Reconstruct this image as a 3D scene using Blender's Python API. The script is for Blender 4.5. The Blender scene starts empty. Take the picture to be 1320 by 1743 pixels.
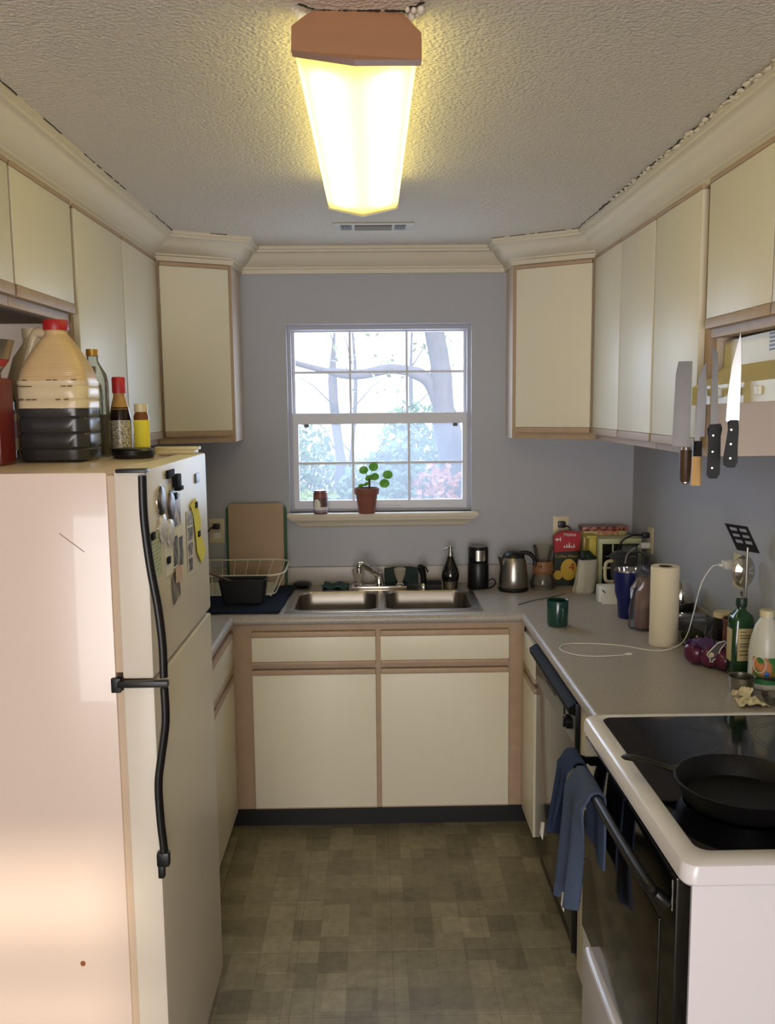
import bpy, bmesh, math, random
from mathutils import Vector, Matrix
random.seed(7)
PI=math.pi
SC=bpy.context.scene
COL=SC.collection
# ------------------------------------------------------------------ camera
def setup_camera():
    f,yaw,pitch,roll,h=1502.71,0.01612,0.12164,0.00977,1.75251
    fw=Vector((math.sin(yaw)*math.cos(pitch),math.cos(yaw)*math.cos(pitch),-math.sin(pitch)))
    r=Vector((math.cos(yaw),-math.sin(yaw),0)); d=fw.cross(r)
    r2=math.cos(roll)*r+math.sin(roll)*d; d2=-math.sin(roll)*r+math.cos(roll)*d
    cd=bpy.data.cameras.new('camera'); cam=bpy.data.objects.new('camera',cd); COL.objects.link(cam)
    cd.sensor_fit='VERTICAL'; cd.sensor_height=24; cd.lens=f/1743*24; cd.clip_start=.02
    m=Matrix((r2,-d2,-fw)).transposed().to_4x4(); m.translation=(0,0,h); cam.matrix_world=m
    SC.camera=cam
setup_camera()
# ------------------------------------------------------------------ light
SC.view_settings.view_transform='Standard'; SC.view_settings.look='None'
SC.view_settings.gamma=1; SC.view_settings.use_curve_mapping=False
SC.view_settings.exposure=0.28
w=bpy.data.worlds.new('sky'); SC.world=w; w.use_nodes=True
w.node_tree.nodes['Background'].inputs[0].default_value=(.72,.84,1,1)
w.node_tree.nodes['Background'].inputs[1].default_value=2.4
sl=bpy.data.lights.new('sun','SUN'); sl.energy=1.9; sl.angle=math.radians(2.2); sl.color=(1,.86,.7)
so=bpy.data.objects.new('sun',sl); COL.objects.link(so)
so.rotation_euler=Vector((-.254,1,-.27)).to_track_quat('-Z','Y').to_euler()
def area(name,loc,direc,sx,sy,power,color):
    l=bpy.data.lights.new(name,'AREA'); l.shape='RECTANGLE'; l.size=sx; l.size_y=sy; l.energy=power; l.color=color
    o=bpy.data.objects.new(name,l); COL.objects.link(o); o.location=loc
    o.rotation_euler=Vector(direc).to_track_quat('-Z','Y').to_euler(); return o
area('rear_fill',(-.3,-2.75,1.05),(0,1,0),1.9,1.9,90,(.99,.95,.96))  # added fill lamp behind the camera, standing inside the rear door
area('window_daylight',(.035,4.32,1.69),(0,-1,0),.78,.8,9,(.72,.82,1))
# ------------------------------------------------------------------ materials
def lin(c):
    return tuple(((v/255)/12.92 if v/255<=.04045 else (((v/255)+.055)/1.055)**2.4) for v in c)+(1,)
MATS={}
def mat(name,c,rough=.5,metal=0,var=.06,vscale=8,bump=0,bscale=60,spec=.5,coat=0,stretch=None,emit=0,alpha=1,trans=0):
    if name in MATS: return MATS[name]
    m=bpy.data.materials.new(name); m.use_nodes=True; nt=m.node_tree; n=nt.nodes; b=n['Principled BSDF']
    col=lin(c)
    tc=n.new('ShaderNodeTexCoord'); mp=n.new('ShaderNodeMapping'); nt.links.new(tc.outputs['Object'],mp.inputs[0])
    if stretch: mp.inputs['Scale'].default_value=stretch
    nz=n.new('ShaderNodeTexNoise'); nz.inputs['Scale'].default_value=vscale; nz.inputs['Detail'].default_value=4
    nt.links.new(mp.outputs[0],nz.inputs['Vector'])
    mx=n.new('ShaderNodeMix'); mx.data_type='RGBA'
    mx.inputs[6].default_value=tuple(v*(1-var) for v in col[:3])+(1,); mx.inputs[7].default_value=tuple(min(1,v*(1+var)) for v in col[:3])+(1,)
    nt.links.new(nz.outputs[0],mx.inputs[0]); nt.links.new(mx.outputs[2],b.inputs['Base Color'])
    b.inputs['Roughness'].default_value=rough; b.inputs['Metallic'].default_value=metal
    b.inputs['Specular IOR Level'].default_value=spec; b.inputs['Coat Weight'].default_value=coat
    if trans: b.inputs['Transmission Weight'].default_value=trans
    if alpha<1: b.inputs['Alpha'].default_value=alpha
    if emit: b.inputs['Emission Color'].default_value=col; b.inputs['Emission Strength'].default_value=emit
    if bump:
        n2=n.new('ShaderNodeTexNoise'); n2.inputs['Scale'].default_value=bscale; n2.inputs['Detail'].default_value=5
        nt.links.new(mp.outputs[0],n2.inputs['Vector'])
        bp=n.new('ShaderNodeBump'); bp.inputs['Strength'].default_value=bump; bp.inputs['Distance'].default_value=.004
        nt.links.new(n2.outputs[0],bp.inputs['Height']); nt.links.new(bp.outputs[0],b.inputs['Normal'])
    MATS[name]=m; return m
def glass(name,tint=(1,1,1),gloss=.12,rough=.02,haze=0,hcol=(.8,.85,.9)):
    if name in MATS: return MATS[name]
    m=bpy.data.materials.new(name); m.use_nodes=True; nt=m.node_tree; n=nt.nodes; out=n['Material Output']
    n.remove(n['Principled BSDF'])
    t=n.new('ShaderNodeBsdfTransparent'); t.inputs[0].default_value=(*tint,1)
    g=n.new('ShaderNodeBsdfGlossy'); g.inputs['Roughness'].default_value=rough
    lw=n.new('ShaderNodeLayerWeight'); lw.inputs[0].default_value=gloss
    mx=n.new('ShaderNodeMixShader'); nt.links.new(lw.outputs['Fresnel'],mx.inputs[0])
    nt.links.new(t.outputs[0],mx.inputs[1]); nt.links.new(g.outputs[0],mx.inputs[2]); last=mx
    if haze:
        d=n.new('ShaderNodeBsdfDiffuse'); d.inputs[0].default_value=(*hcol,1)
        tl=n.new('ShaderNodeBsdfTranslucent'); tl.inputs[0].default_value=(*hcol,1)
        a=n.new('ShaderNodeMixShader'); nt.links.new(d.outputs[0],a.inputs[1]); nt.links.new(tl.outputs[0],a.inputs[2])
        m2=n.new('ShaderNodeMixShader'); m2.inputs[0].default_value=haze
        nt.links.new(last.outputs[0],m2.inputs[1]); nt.links.new(a.outputs[0],m2.inputs[2]); last=m2
    nt.links.new(last.outputs[0],out.inputs[0]); MATS[name]=m; return m
def band_mat(name,stops,axis='Z',rough=.5,lo=0,hi=1,spec=.5):
    """colour bands along an object axis (labels, fill level)"""
    m=bpy.data.materials.new(name); m.use_nodes=True; nt=m.node_tree; n=nt.nodes; b=n['Principled BSDF']
    tc=n.new('ShaderNodeTexCoord'); sp=n.new('ShaderNodeSeparateXYZ'); nt.links.new(tc.outputs['Object'],sp.inputs[0])
    mr=n.new('ShaderNodeMapRange'); mr.inputs[1].default_value=lo; mr.inputs[2].default_value=hi
    nt.links.new(sp.outputs[axis],mr.inputs[0])
    cr=n.new('ShaderNodeValToRGB'); cr.color_ramp.interpolation='CONSTANT'; e=cr.color_ramp.elements
    while len(e)<len(stops): e.new(1)
    for k,(p,c) in enumerate(stops): e[k].position=p; e[k].color=lin(c)
    nt.links.new(mr.outputs[0],cr.inputs[0]); nt.links.new(cr.outputs[0],b.inputs['Base Color'])
    b.inputs['Roughness'].default_value=rough; b.inputs['Specular IOR Level'].default_value=spec
    return m
# ------------------------------------------------------------------ mesh builder
class MB:
    def __init__(s): s.bm=bmesh.new()
    def hull8(s,v,bev=0):
        vs=[s.bm.verts.new(p) for p in v]
        fs=[s.bm.faces.new([vs[i] for i in q]) for q in ((0,3,2,1),(4,5,6,7),(0,1,5,4),(1,2,6,5),(2,3,7,6),(3,0,4,7))]
        if bev:
            ed=list({e for f in fs for e in f.edges})
            bmesh.ops.bevel(s.bm,geom=ed,offset=bev,segments=2,affect='EDGES',profile=.6)
        return s
    def box(s,x0,x1,y0,y1,z0,z1,bev=0):
        return s.hull8([(x0,y0,z0),(x1,y0,z0),(x1,y1,z0),(x0,y1,z0),(x0,y0,z1),(x1,y0,z1),(x1,y1,z1),(x0,y1,z1)],bev)
    def obox(s,o,u,a0,a1,b0,b1,z0,z1,bev=0):
        """box in a frame: o=(x,y), u unit along, n = u rotated +90 deg"""
        u=Vector(u).normalized(); n=Vector((-u.y,u.x)); o=Vector(o)
        q=[o+u*a+n*b for a,b in ((a0,b0),(a1,b0),(a1,b1),(a0,b1))]
        return s.hull8([(p.x,p.y,z0) for p in q]+[(p.x,p.y,z1) for p in q],bev)
    def prism(s,pts,d,bev=0):
        """closed planar polygon (3D pts) extruded by vector d"""
        d=Vector(d); a=[s.bm.verts.new(p) for p in pts]; b=[s.bm.verts.new(Vector(p)+d) for p in pts]
        n=len(a); fs=[s.bm.faces.new(a[::-1]),s.bm.faces.new(b)]
        for i in range(n): fs.append(s.bm.faces.new((a[i],a[(i+1)%n],b[(i+1)%n],b[i])))
        if bev:
            ed=list({e for f in fs[:2] for e in f.edges})
            bmesh.ops.bevel(s.bm,geom=ed,offset=bev,segments=2,affect='EDGES')
        return s
    def loft(s,loops,cap0=True,cap1=True,closed=True):
        L=[[s.bm.verts.new(p) for p in l] for l in loops]; n=len(L[0])
        for a,b in zip(L,L[1:]):
            for i in range(n if closed else n-1):
                try: s.bm.faces.new((a[i],a[(i+1)%n],b[(i+1)%n],b[i]))
                except ValueError: pass
        if cap0: s.bm.faces.new(L[0][::-1])
        if cap1: s.bm.faces.new(L[-1])
        return s
    def lathe(s,prof,c=(0,0,0),n=28,sx=1,sy=1,cap0=True,cap1=True,sq=2):
        def ring(r,z):
            o=[]
            for i in range(n):
                t=2*PI*i/n; a,b=math.cos(t),math.sin(t)
                k=(abs(a)**sq+abs(b)**sq)**(-1/sq)
                o.append((c[0]+r*a*k*sx,c[1]+r*b*k*sy,c[2]+z))
            return o
        return s.loft([ring(max(r,1e-4),z) for r,z in prof],cap0,cap1)
    def tube(s,pts,r,n=8,cap=True,flat=1):
        pts=[Vector(p) for p in pts]; loops=[]; prev=None
        for i,p in enumerate(pts):
            t=(pts[min(i+1,len(pts)-1)]-pts[max(i-1,0)]).normalized()
            if prev is None:
                prev=t.orthogonal().normalized() if abs(t.z)>.9 else Vector((0,0,1)).cross(t).normalized()
            a=(prev-t*prev.dot(t)).normalized(); b=t.cross(a); prev=a
            if isinstance(r,(list,tuple)):
                q=i*(len(r)-1)/(len(pts)-1); k0=min(int(q),len(r)-2); rr=r[k0]+(r[k0+1]-r[k0])*(q-k0)
            else: rr=r
            loops.append([p+a*rr*math.cos(2*PI*k/n)+b*rr*flat*math.sin(2*PI*k/n) for k in range(n)])
        return s.loft(loops,cap,cap)
    def quad(s,*p):
        s.bm.faces.new([s.bm.verts.new(q) for q in p]); return s
    def ball(s,c,r,sx=1,sy=1,sz=1,u=16,v=10):
        m=Matrix.Translation(c)@Matrix.Diagonal((r*sx,r*sy,r*sz,1))
        bmesh.ops.create_uvsphere(s.bm,u_segments=u,v_segments=v,radius=1,matrix=m); return s
ORG={}
def spline(pts,k=6):
    P=[Vector(p) for p in pts]; o=[]
    for i in range(len(P)-1):
        a,b,c,d=P[max(i-1,0)],P[i],P[i+1],P[min(i+2,len(P)-1)]
        for j in range(k):
            t=j/k; o.append(.5*((2*b)+(c-a)*t+(2*a-5*b+4*c-d)*t*t+(3*b-a-3*c+d)*t**3))
    o.append(P[-1]); return o
def build(name,mb,m,parent=None,smooth=True,label=None,local=False,recalc=True,kind=None):
    if recalc: bmesh.ops.recalc_face_normals(mb.bm,faces=mb.bm.faces)
    org=Vector((0,0,0)) if (local or parent is None) else ORG.get(parent.name,Vector((0,0,0)))
    if org.length: bmesh.ops.translate(mb.bm,verts=mb.bm.verts,vec=-org)
    me=bpy.data.meshes.new(name); mb.bm.to_mesh(me); mb.bm.free()
    o=bpy.data.objects.new(name,me); COL.objects.link(o); me.materials.append(m)
    if smooth:
        for p in me.polygons: p.use_smooth=True
        me.set_sharp_from_angle(angle=math.radians(38))
    if parent: o.parent=parent
    ORG[o.name]=org if not local else Vector((0,0,0))
    if label: o['label']=label
    if kind: o['kind']=kind
    return o
def thing(name,label,cat,loc=(0,0,0),rz=0,group=None):
    o=bpy.data.objects.new(name,None); COL.objects.link(o); o.location=loc; o.rotation_euler=(0,0,rz)
    o.empty_display_size=.05
    o['label']=label; o['category']=cat
    if group: o['group']=group
    ORG[o.name]=Vector(loc); return o
def single(name,mb,m,label,cat,loc,group=None,**k):
    """a thing that is one mesh, vertices given in world space, origin moved to loc"""
    bmesh.ops.translate(mb.bm,verts=mb.bm.verts,vec=-Vector(loc))
    o=build(name,mb,m,**k); o.location=loc; o['label']=label; o['category']=cat
    if group: o['group']=group
    ORG[o.name]=Vector(loc)
    return o
def struct(name,mb,m,parent=None,**k):
    o=build(name,mb,m,parent,**k)
    if parent is None: o['kind']='structure'
    return o
def sroot(name,loc):
    o=bpy.data.objects.new(name,None); COL.objects.link(o); o.location=loc; o['kind']='structure'; o.empty_display_size=.05
    ORG[o.name]=Vector(loc); return o
def text(name,s,size,m,parent,loc,rot,ext=.0004,sx=1):
    cu=bpy.data.curves.new(name,'FONT'); cu.body=s; cu.size=size; cu.extrude=ext; cu.align_x='CENTER'; cu.align_y='CENTER'
    t=bpy.data.objects.new(name,cu); COL.objects.link(t)
    dg=bpy.context.evaluated_depsgraph_get(); me=bpy.data.meshes.new_from_object(t.evaluated_get(dg))
    bpy.data.objects.remove(t); bpy.data.curves.remove(cu)
    o=bpy.data.objects.new(name,me); COL.objects.link(o); me.materials.clear(); me.materials.append(m)
    o.parent=parent; o.location=Vector(loc)-ORG.get(parent.name,Vector((0,0,0))); o.rotation_euler=rot; o.scale=(sx,1,1)
    return o
# ------------------------------------------------------------------ palette
M_wall=mat('wall_paint',(172,173,178),.7,var=.03,vscale=2,bump=.15,bscale=120)
M_trim=mat('trim_paint',(216,206,184),.65,var=.03,vscale=3)
M_lam=mat('white_laminate',(226,218,196),.42,var=.025,vscale=5,stretch=(6,6,.6))
M_side=mat('cabinet_side',(212,196,180),.5,var=.03,vscale=5)
M_wood=mat('pickled_oak',(176,150,122),.5,var=.14,vscale=9,stretch=(3,3,3),bump=.1,bscale=90)
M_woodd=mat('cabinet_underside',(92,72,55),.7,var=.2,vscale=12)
M_gap=mat('dull_brown',(120,96,76),.7)  # plain brown, used for the fridge scratch
M_black=mat('black_plastic',(12,12,13),.38,var=.1)
M_blackg=mat('black_gloss',(9,9,11),.08,var=.05,spec=.6)
M_toe=mat('toe_kick_vinyl',(14,13,13),.5)
M_steel=mat('brushed_steel',(170,165,155),.28,1,var=.08,vscale=30,stretch=(1,1,12))
M_sink=mat('sink_steel',(168,160,148),.3,1,var=.06,vscale=14,stretch=(1,8,1))
M_chrome=mat('chrome',(225,222,215),.08,1,var=.02)
M_stv=mat('stove_enamel',(236,232,234),.24,var=.02,vscale=3,spec=.55,coat=.25)
M_app=mat('appliance_enamel',(232,212,196),.24,var=.02,vscale=3,spec=.55,coat=.25)
M_appt=mat('appliance_textured',(226,216,198),.38,var=.03,vscale=3,bump=.06,bscale=400)
M_iron=mat('cast_iron',(15,15,15),.42,.3,var=.2,bump=.3,bscale=200)
M_white=mat('white_plastic',(228,226,218),.4)
M_cream=mat('cream_plastic',(214,200,160),.4)
M_almond=mat('almond_enamel',(214,202,160),.35,var=.03)
M_rubber=mat('grey_gasket',(206,182,156),.6)
# ------------------------------------------------------------------ room shell
XL,XR,YB,ZC=-1.19,1.2146,4.088,2.445
def floor_mat():
    m=bpy.data.materials.new('vinyl_floor'); m.use_nodes=True; nt=m.node_tree; n=nt.nodes; b=n['Principled BSDF']; L=nt.links.new
    tc=n.new('ShaderNodeTexCoord'); 
    def brick(rot,loc,wd,ht,c1,c2,cm,ms,off=.5,freq=2):
        mp=n.new('ShaderNodeMapping'); mp.inputs['Rotation'].default_value=(0,0,rot); mp.inputs['Location'].default_value=loc
        L(tc.outputs['Object'],mp.inputs[0]); k=n.new('ShaderNodeTexBrick'); L(mp.outputs[0],k.inputs['Vector'])
        k.inputs['Scale'].default_value=1; k.inputs['Brick Width'].default_value=wd; k.inputs['Row Height'].default_value=ht
        k.inputs['Color1'].default_value=lin(c1); k.inputs['Color2'].default_value=lin(c2); k.inputs['Mortar'].default_value=lin(cm)
        k.inputs['Mortar Size'].default_value=ms; k.inputs['Mortar Smooth'].default_value=.4; k.offset=off; k.offset_frequency=freq; k.squash=.62; k.squash_frequency=3
        k.inputs['Bias'].default_value=-.1
        return k
    a=brick(PI/2,(.01,.004,0),.19,.094,(120,113,94),(178,169,143),(124,116,96),.0012,.37,2)
    c=brick(0,(.02,.07,0),.152,.094,(120,113,94),(172,163,138),(124,116,96),.0012,.5,3)
    g=n.new('ShaderNodeTexVoronoi'); g.distance='CHEBYCHEV'; g.inputs['Scale'].default_value=3.2; g.inputs['Randomness'].default_value=.9
    L(tc.outputs['Object'],g.inputs['Vector'])
    mx=n.new('ShaderNodeMix'); mx.data_type='RGBA'; mx.inputs[0].default_value=.42
    L(a.outputs[0],mx.inputs[6]); L(c.outputs[0],mx.inputs[7])
    nz=n.new('ShaderNodeTexNoise'); nz.inputs['Scale'].default_value=26; nz.inputs['Detail'].default_value=7; nz.inputs['Roughness'].default_value=.7
    L(tc.outputs['Object'],nz.inputs['Vector'])
    mr=n.new('ShaderNodeMapRange'); mr.inputs[1].default_value=.3; mr.inputs[2].default_value=.7; mr.inputs[3].default_value=.78; mr.inputs[4].default_value=1.18
    L(nz.outputs[0],mr.inputs[0])
    mu=n.new('ShaderNodeMix'); mu.data_type='RGBA'; mu.blend_type='MULTIPLY'; mu.inputs[0].default_value=1
    L(mx.outputs[2],mu.inputs[6]); L(mr.outputs[0],mu.inputs[7])
    t=brick(0,(-.045,.09,0),.305,.305,(255,255,255),(255,255,255),(214,210,202),.0014,0,1); t.squash=1
    m3=n.new('ShaderNodeMix'); m3.data_type='RGBA'; m3.blend_type='MULTIPLY'; m3.inputs[0].default_value=1
    L(mu.outputs[2],m3.inputs[6]); L(t.outputs[0],m3.inputs[7]); L(m3.outputs[2],b.inputs['Base Color'])
    b.inputs['Roughness'].default_value=.38; b.inputs['Specular IOR Level'].default_value=.4
    bp=n.new('ShaderNodeBump'); bp.inputs['Strength'].default_value=.2; bp.inputs['Distance'].default_value=.002
    L(nz.outputs[0],bp.inputs['Height']); L(bp.outputs[0],b.inputs['Normal'])
    return m
def ceil_mat():
    m=bpy.data.materials.new('popcorn_ceiling'); m.use_nodes=True; nt=m.node_tree; n=nt.nodes; b=n['Principled BSDF']; L=nt.links.new
    tc=n.new('ShaderNodeTexCoord')
    v=n.new('ShaderNodeTexNoise'); v.inputs['Scale'].default_value=150; v.inputs['Detail'].default_value=4; v.inputs['Roughness'].default_value=.55
    v2=n.new('ShaderNodeTexVoronoi'); v2.inputs['Scale'].default_value=130; v2.feature='SMOOTH_F1'
    L(tc.outputs['Object'],v.inputs['Vector']); L(tc.outputs['Object'],v2.inputs['Vector'])
    s=n.new('ShaderNodeMath'); s.operation='SUBTRACT'; L(v.outputs[0],s.inputs[0]); L(v2.outputs[0],s.inputs[1])
    bp=n.new('ShaderNodeBump'); bp.inputs['Strength'].default_value=.85; bp.inputs['Distance'].default_value=.007
    L(s.outputs[0],bp.inputs['Height']); L(bp.outputs[0],b.inputs['Normal'])
    nz=n.new('ShaderNodeTexNoise'); nz.inputs['Scale'].default_value=1.6; L(tc.outputs['Object'],nz.inputs['Vector'])
    mx=n.new('ShaderNodeMix'); mx.data_type='RGBA'; mx.inputs[6].default_value=lin((214,206,192)); mx.inputs[7].default_value=lin((226,218,204))
    L(nz.outputs[0],mx.inputs[0]); L(mx.outputs[2],b.inputs['Base Color']); b.inputs['Roughness'].default_value=.75
    return m
def counter_mat():
    m=bpy.data.materials.new('speckled_laminate'); m.use_nodes=True; nt=m.node_tree; n=nt.nodes; b=n['Principled BSDF']; L=nt.links.new
    tc=n.new('ShaderNodeTexCoord'); v=n.new('ShaderNodeTexNoise'); v.inputs['Scale'].default_value=260; v.inputs['Detail'].default_value=2
    L(tc.outputs['Object'],v.inputs['Vector'])
    cr=n.new('ShaderNodeValToRGB'); e=cr.color_ramp.elements; e[0].position=.35; e[0].color=lin((150,142,133)); e[1].position=.62; e[1].color=lin((184,176,167))
    L(v.outputs[0],cr.inputs[0]); L(cr.outputs[0],b.inputs['Base Color']); b.inputs['Roughness'].default_value=.36
    return m
struct('floor',MB().box(-3.2,3.2,-2.75,YB+.12,-.08,0),floor_mat(),smooth=False)
struct('ceiling',MB().box(-3.2,3.2,-2.85,YB+.12,ZC,ZC+.08),ceil_mat(),smooth=False)
struct('wall_left',MB().box(XL-.12,XL,.9,YB+.12,0,ZC),M_wall,smooth=False)
struct('wall_right',MB().box(XR,XR+.12,.9,YB+.12,0,ZC),M_wall,smooth=False)
WL,WR,WB,WT=-.3877,.4577,1.2531,2.1156
b=MB().box(XL,WL,YB,YB+.12,0,ZC).box(WR,XR,YB,YB+.12,0,ZC).box(WL,WR,YB,YB+.12,0,WB).box(WL,WR,YB,YB+.12,WT,ZC)
struct('wall_back',b,M_wall,smooth=False)
M_wall2=mat('dining_wall_paint',(206,186,170),.7,var=.03)
b=MB().box(-3.2,XL,.9,1.02,0,ZC).box(XR,3.2,.9,1.02,0,ZC)
b.box(-3.32,-3.2,-2.75,1.02,0,ZC).box(3.2,3.32,-2.75,1.02,0,ZC)
b.box(-3.2,-1.3,-2.87,-2.75,0,ZC).box(.7,3.2,-2.87,-2.75,0,ZC).box(-1.3,.7,-2.87,-2.75,2.1,ZC)
struct('wall_rear',b,M_wall2,smooth=False)
struct('sun_mask_door_1',MB().box(-1.3,-1.24,-2.85,-2.77,0,2.1).box(.64,.7,-2.85,-2.77,0,2.1).box(-1.24,.64,-2.85,-2.77,2.04,2.1).box(-.34,-.26,-2.85,-2.77,0,2.04).box(-1.24,-.34,-2.83,-2.79,1.72,1.80).box(-.26,.64,-2.83,-2.79,1.72,1.80).box(.12,.20,-2.83,-2.79,1.60,1.72).box(.12,.20,-2.83,-2.79,1.80,2.04).box(-1.24,-.34,-2.83,-2.79,0,1.6).box(-.26,.64,-2.83,-2.79,0,1.6),M_trim,smooth=False)  # unseen door, panels and bars shaped to cut the sun into patches
# crown moulding swept along the cabinet fronts and the window wall
def miter_path(path,off):
    out=[]
    P=[Vector(p) for p in path]
    for i,p in enumerate(P):
        ns=[]
        if i>0: t=(p-P[i-1]).normalized(); ns.append(Vector((t.y,-t.x)))
        if i<len(P)-1: t=(P[i+1]-p).normalized(); ns.append(Vector((t.y,-t.x)))
        if len(ns)==2:
            nn=(ns[0]+ns[1]).normalized(); k=1/max(.3,nn.dot(ns[0])); out.append(p+nn*off*k)
        else: out.append(p+ns[0]*off)
    return out
path=[(-.885,1.1),(-.885,3.68),(-.590,3.83),(-.590,4.088),(.616,4.088),(.616,3.89),(.935,3.69),(.935,1.1)]
prof=[(.0,2.338),(.012,2.338),(.013,2.356),(.020,2.360),(.020,2.366),(.030,2.372),(.046,2.384),(.060,2.400),(.072,2.416),(.078,2.420),(.090,2.422),(.092,2.430),(.1,2.432),(.1,2.4452)]
m=MB(); m.loft([[(q.x,q.y,z) for q in miter_path(path,o)] for o,z in prof],False,False,closed=False)
crown=struct('trim_1',m,M_trim,label='cream crown moulding')
# torn caulk line where the crown meets the ceiling
m=MB(); cp=miter_path(path,.101)
for i in range(len(cp)-1):
    if i in(2,3,4): continue
    a,b2=cp[i],cp[i+1]; L=(b2-a).length; t=0; nrm=Vector(((b2-a).y,-(b2-a).x)).normalized()
    while t<L:
        ln=random.uniform(.02,.16); 
        if random.random()<.8:
            k=max(3,int(ln/.012)); pts=[]
            for j in range(k):
                q=a+(b2-a).normalized()*min(L,t+ln*j/(k-1))+nrm*random.uniform(-.002,.005 if i==6 else .002); pts.append((q.x,q.y,ZC-.0005))
            m.tube(pts,random.uniform(.0015,.0035 if i==6 else .0022),5)
        t+=ln+random.uniform(0,.03)
build('caulk_crack',m,mat('dark_crack',(48,38,30),.9),crown,label='dark cracked caulk line')
m=MB()
for i in range(90):
    y=random.uniform(1.7,3.1); q=Vector((.835-random.uniform(-.002,.012),y)); r=random.uniform(.003,.008)
    m.ball((q.x,q.y,ZC-.006-random.uniform(0,.004)),r,1,1.8,.6,7,5)
build('torn_plaster',m,mat('loose_plaster',(226,216,196),.9,bump=.5),crown,label='flaking white plaster edge')
# torn ceiling paper round the light's end cap
m=MB()
for i in range(70):
    x=-.118+.215*i/69; m.ball((x,1.662+random.uniform(-.004,.004)-(.03*max(0,abs(x+.012)-.075)/.03),ZC-.001),random.uniform(.0015,.004),1.3,1,.5,6,4)
build('dark_tear',m,MATS['dark_crack'],bpy.data.objects['ceiling'],label='dark torn edge of the ceiling round the light')
m=MB()
for i in range(9): m.ball((.082+random.uniform(-.012,.02),1.672+random.uniform(-.03,.012),ZC-.006),random.uniform(.004,.009),1,1.2,1,7,5)
build('torn_plaster',m,MATS['loose_plaster'],bpy.data.objects['ceiling'],label='white flakes of torn plaster by the light')
# ------------------------------------------------------------------ window
win=sroot('window_1',(.035,4.15,WB))
M_sash=mat('window_vinyl',(206,206,212),.45,var=.02)
M_frame=mat('window_frame_grey',(168,168,178),.5,var=.03)
y0=YB
m=MB().box(WL,WL+.016,y0+.04,y0+.12,WB,WT).box(WR-.016,WR,y0+.04,y0+.12,WB,WT).box(WL+.016,WR-.016,y0+.04,y0+.12,WT-.022,WT).box(WL+.016,WR-.016,y0+.04,y0+.12,WB-.001,WB+.012)
build('window_frame',m,M_frame,win,False)
def sash(name,x0,x1,z0,z1,y,st,top,bot,vx,hz,gm,mw=.0055):
    m=MB().box(x0,x0+st,y,y+.028,z0,z1).box(x1-st,x1,y,y+.028,z0,z1).box(x0+st,x1-st,y,y+.028,z1-top,z1).box(x0+st,x1-st,y,y+.028,z0,z0+bot)
    s=build(name,m,M_sash,win)
    m=MB()
    for v in vx: m.box(v-mw,v+mw,y+.008,y+.02,z0+bot,z1-top)
    for h in hz: m.box(x0+st,x1-st,y+.0075,y+.0205,h-mw,h+mw)
    build('muntin_grid',m,M_sash,s,False)
    m=MB().box(x0+st,x1-st,y+.013,y+.015,z0+bot,z1-top)
    build('glass_pane',m,gm,s,False)
    return s
G_up=glass('upper_glass_with_glare',(.97,.98,1),.05,.0,.07,(.8,.88,1))  # bluish haze layer puts the window's glare into the pane
G_lo=glass('lower_glass_with_screen',(.9,.92,.95),.05,.0,.15,(.78,.86,1))
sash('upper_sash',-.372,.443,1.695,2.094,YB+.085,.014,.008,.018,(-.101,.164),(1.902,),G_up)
ls=sash('lower_sash',-.372,.447,1.262,1.712,YB+.05,.026,.05,.042,(-.092,.170),(1.480,),G_lo)
m=MB().box(-.318,-.296,YB+.046,YB+.052,1.648,1.662).box(.376,.398,YB+.046,YB+.052,1.648,1.662)
build('tilt_latch',m,M_black,ls,False)
build('lift_rail',MB().box(-.05,.13,YB+.043,YB+.051,1.272,1.280,.001),M_sash,ls)
m=MB().box(-.398,.487,YB-.052,YB+.045,1.236,1.2531,.003)
sill=struct('trim_2',m,M_trim)
pr=[(.0,1.236),(.044,1.236),(.040,1.222),(.026,1.212),(.020,1.198),(.008,1.188),(.0,1.186)]
m=MB(); m.loft([[( -.395+ (1.236-z)*1.3,YB,z),(-.395+(1.236-z)*1.3,YB-o-.001,z),(.484-(1.236-z)*1.3,YB-o-.001,z),(.484-(1.236-z)*1.3,YB,z)] for o,z in pr])
build('sill_apron',m,M_trim,sill)
# ------------------------------------------------------------------ cabinets
def door(root,o,u,a0,a1,z0,z1,top=0,bot=.03,th=.02,pname='door',tilt=0,label=None):
    """flat laminate door on a face line: o,u; n points out of the cabinet (u rotated +90)."""
    g=.002
    m=MB().obox(o,u,a0+g,a1-g,0.001,th,z0+bot,z1-top,.0015)
    d=build(pname,m,M_lam,root,label=label)
    if bot: build('finger_rail',MB().obox(o,u,a0+g,a1-g,.001,th+.003,z0,z0+bot-.0005,.004),M_wood,d)
    if top: build('finger_rail',MB().obox(o,u,a0+g,a1-g,.001,th+.003,z1-top+.0005,z1,.004),M_wood,d)
    return d
G_UP='wall cabinets with pale doors and oak finger rails'
ZU0,ZU1=1.598,2.353
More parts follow.
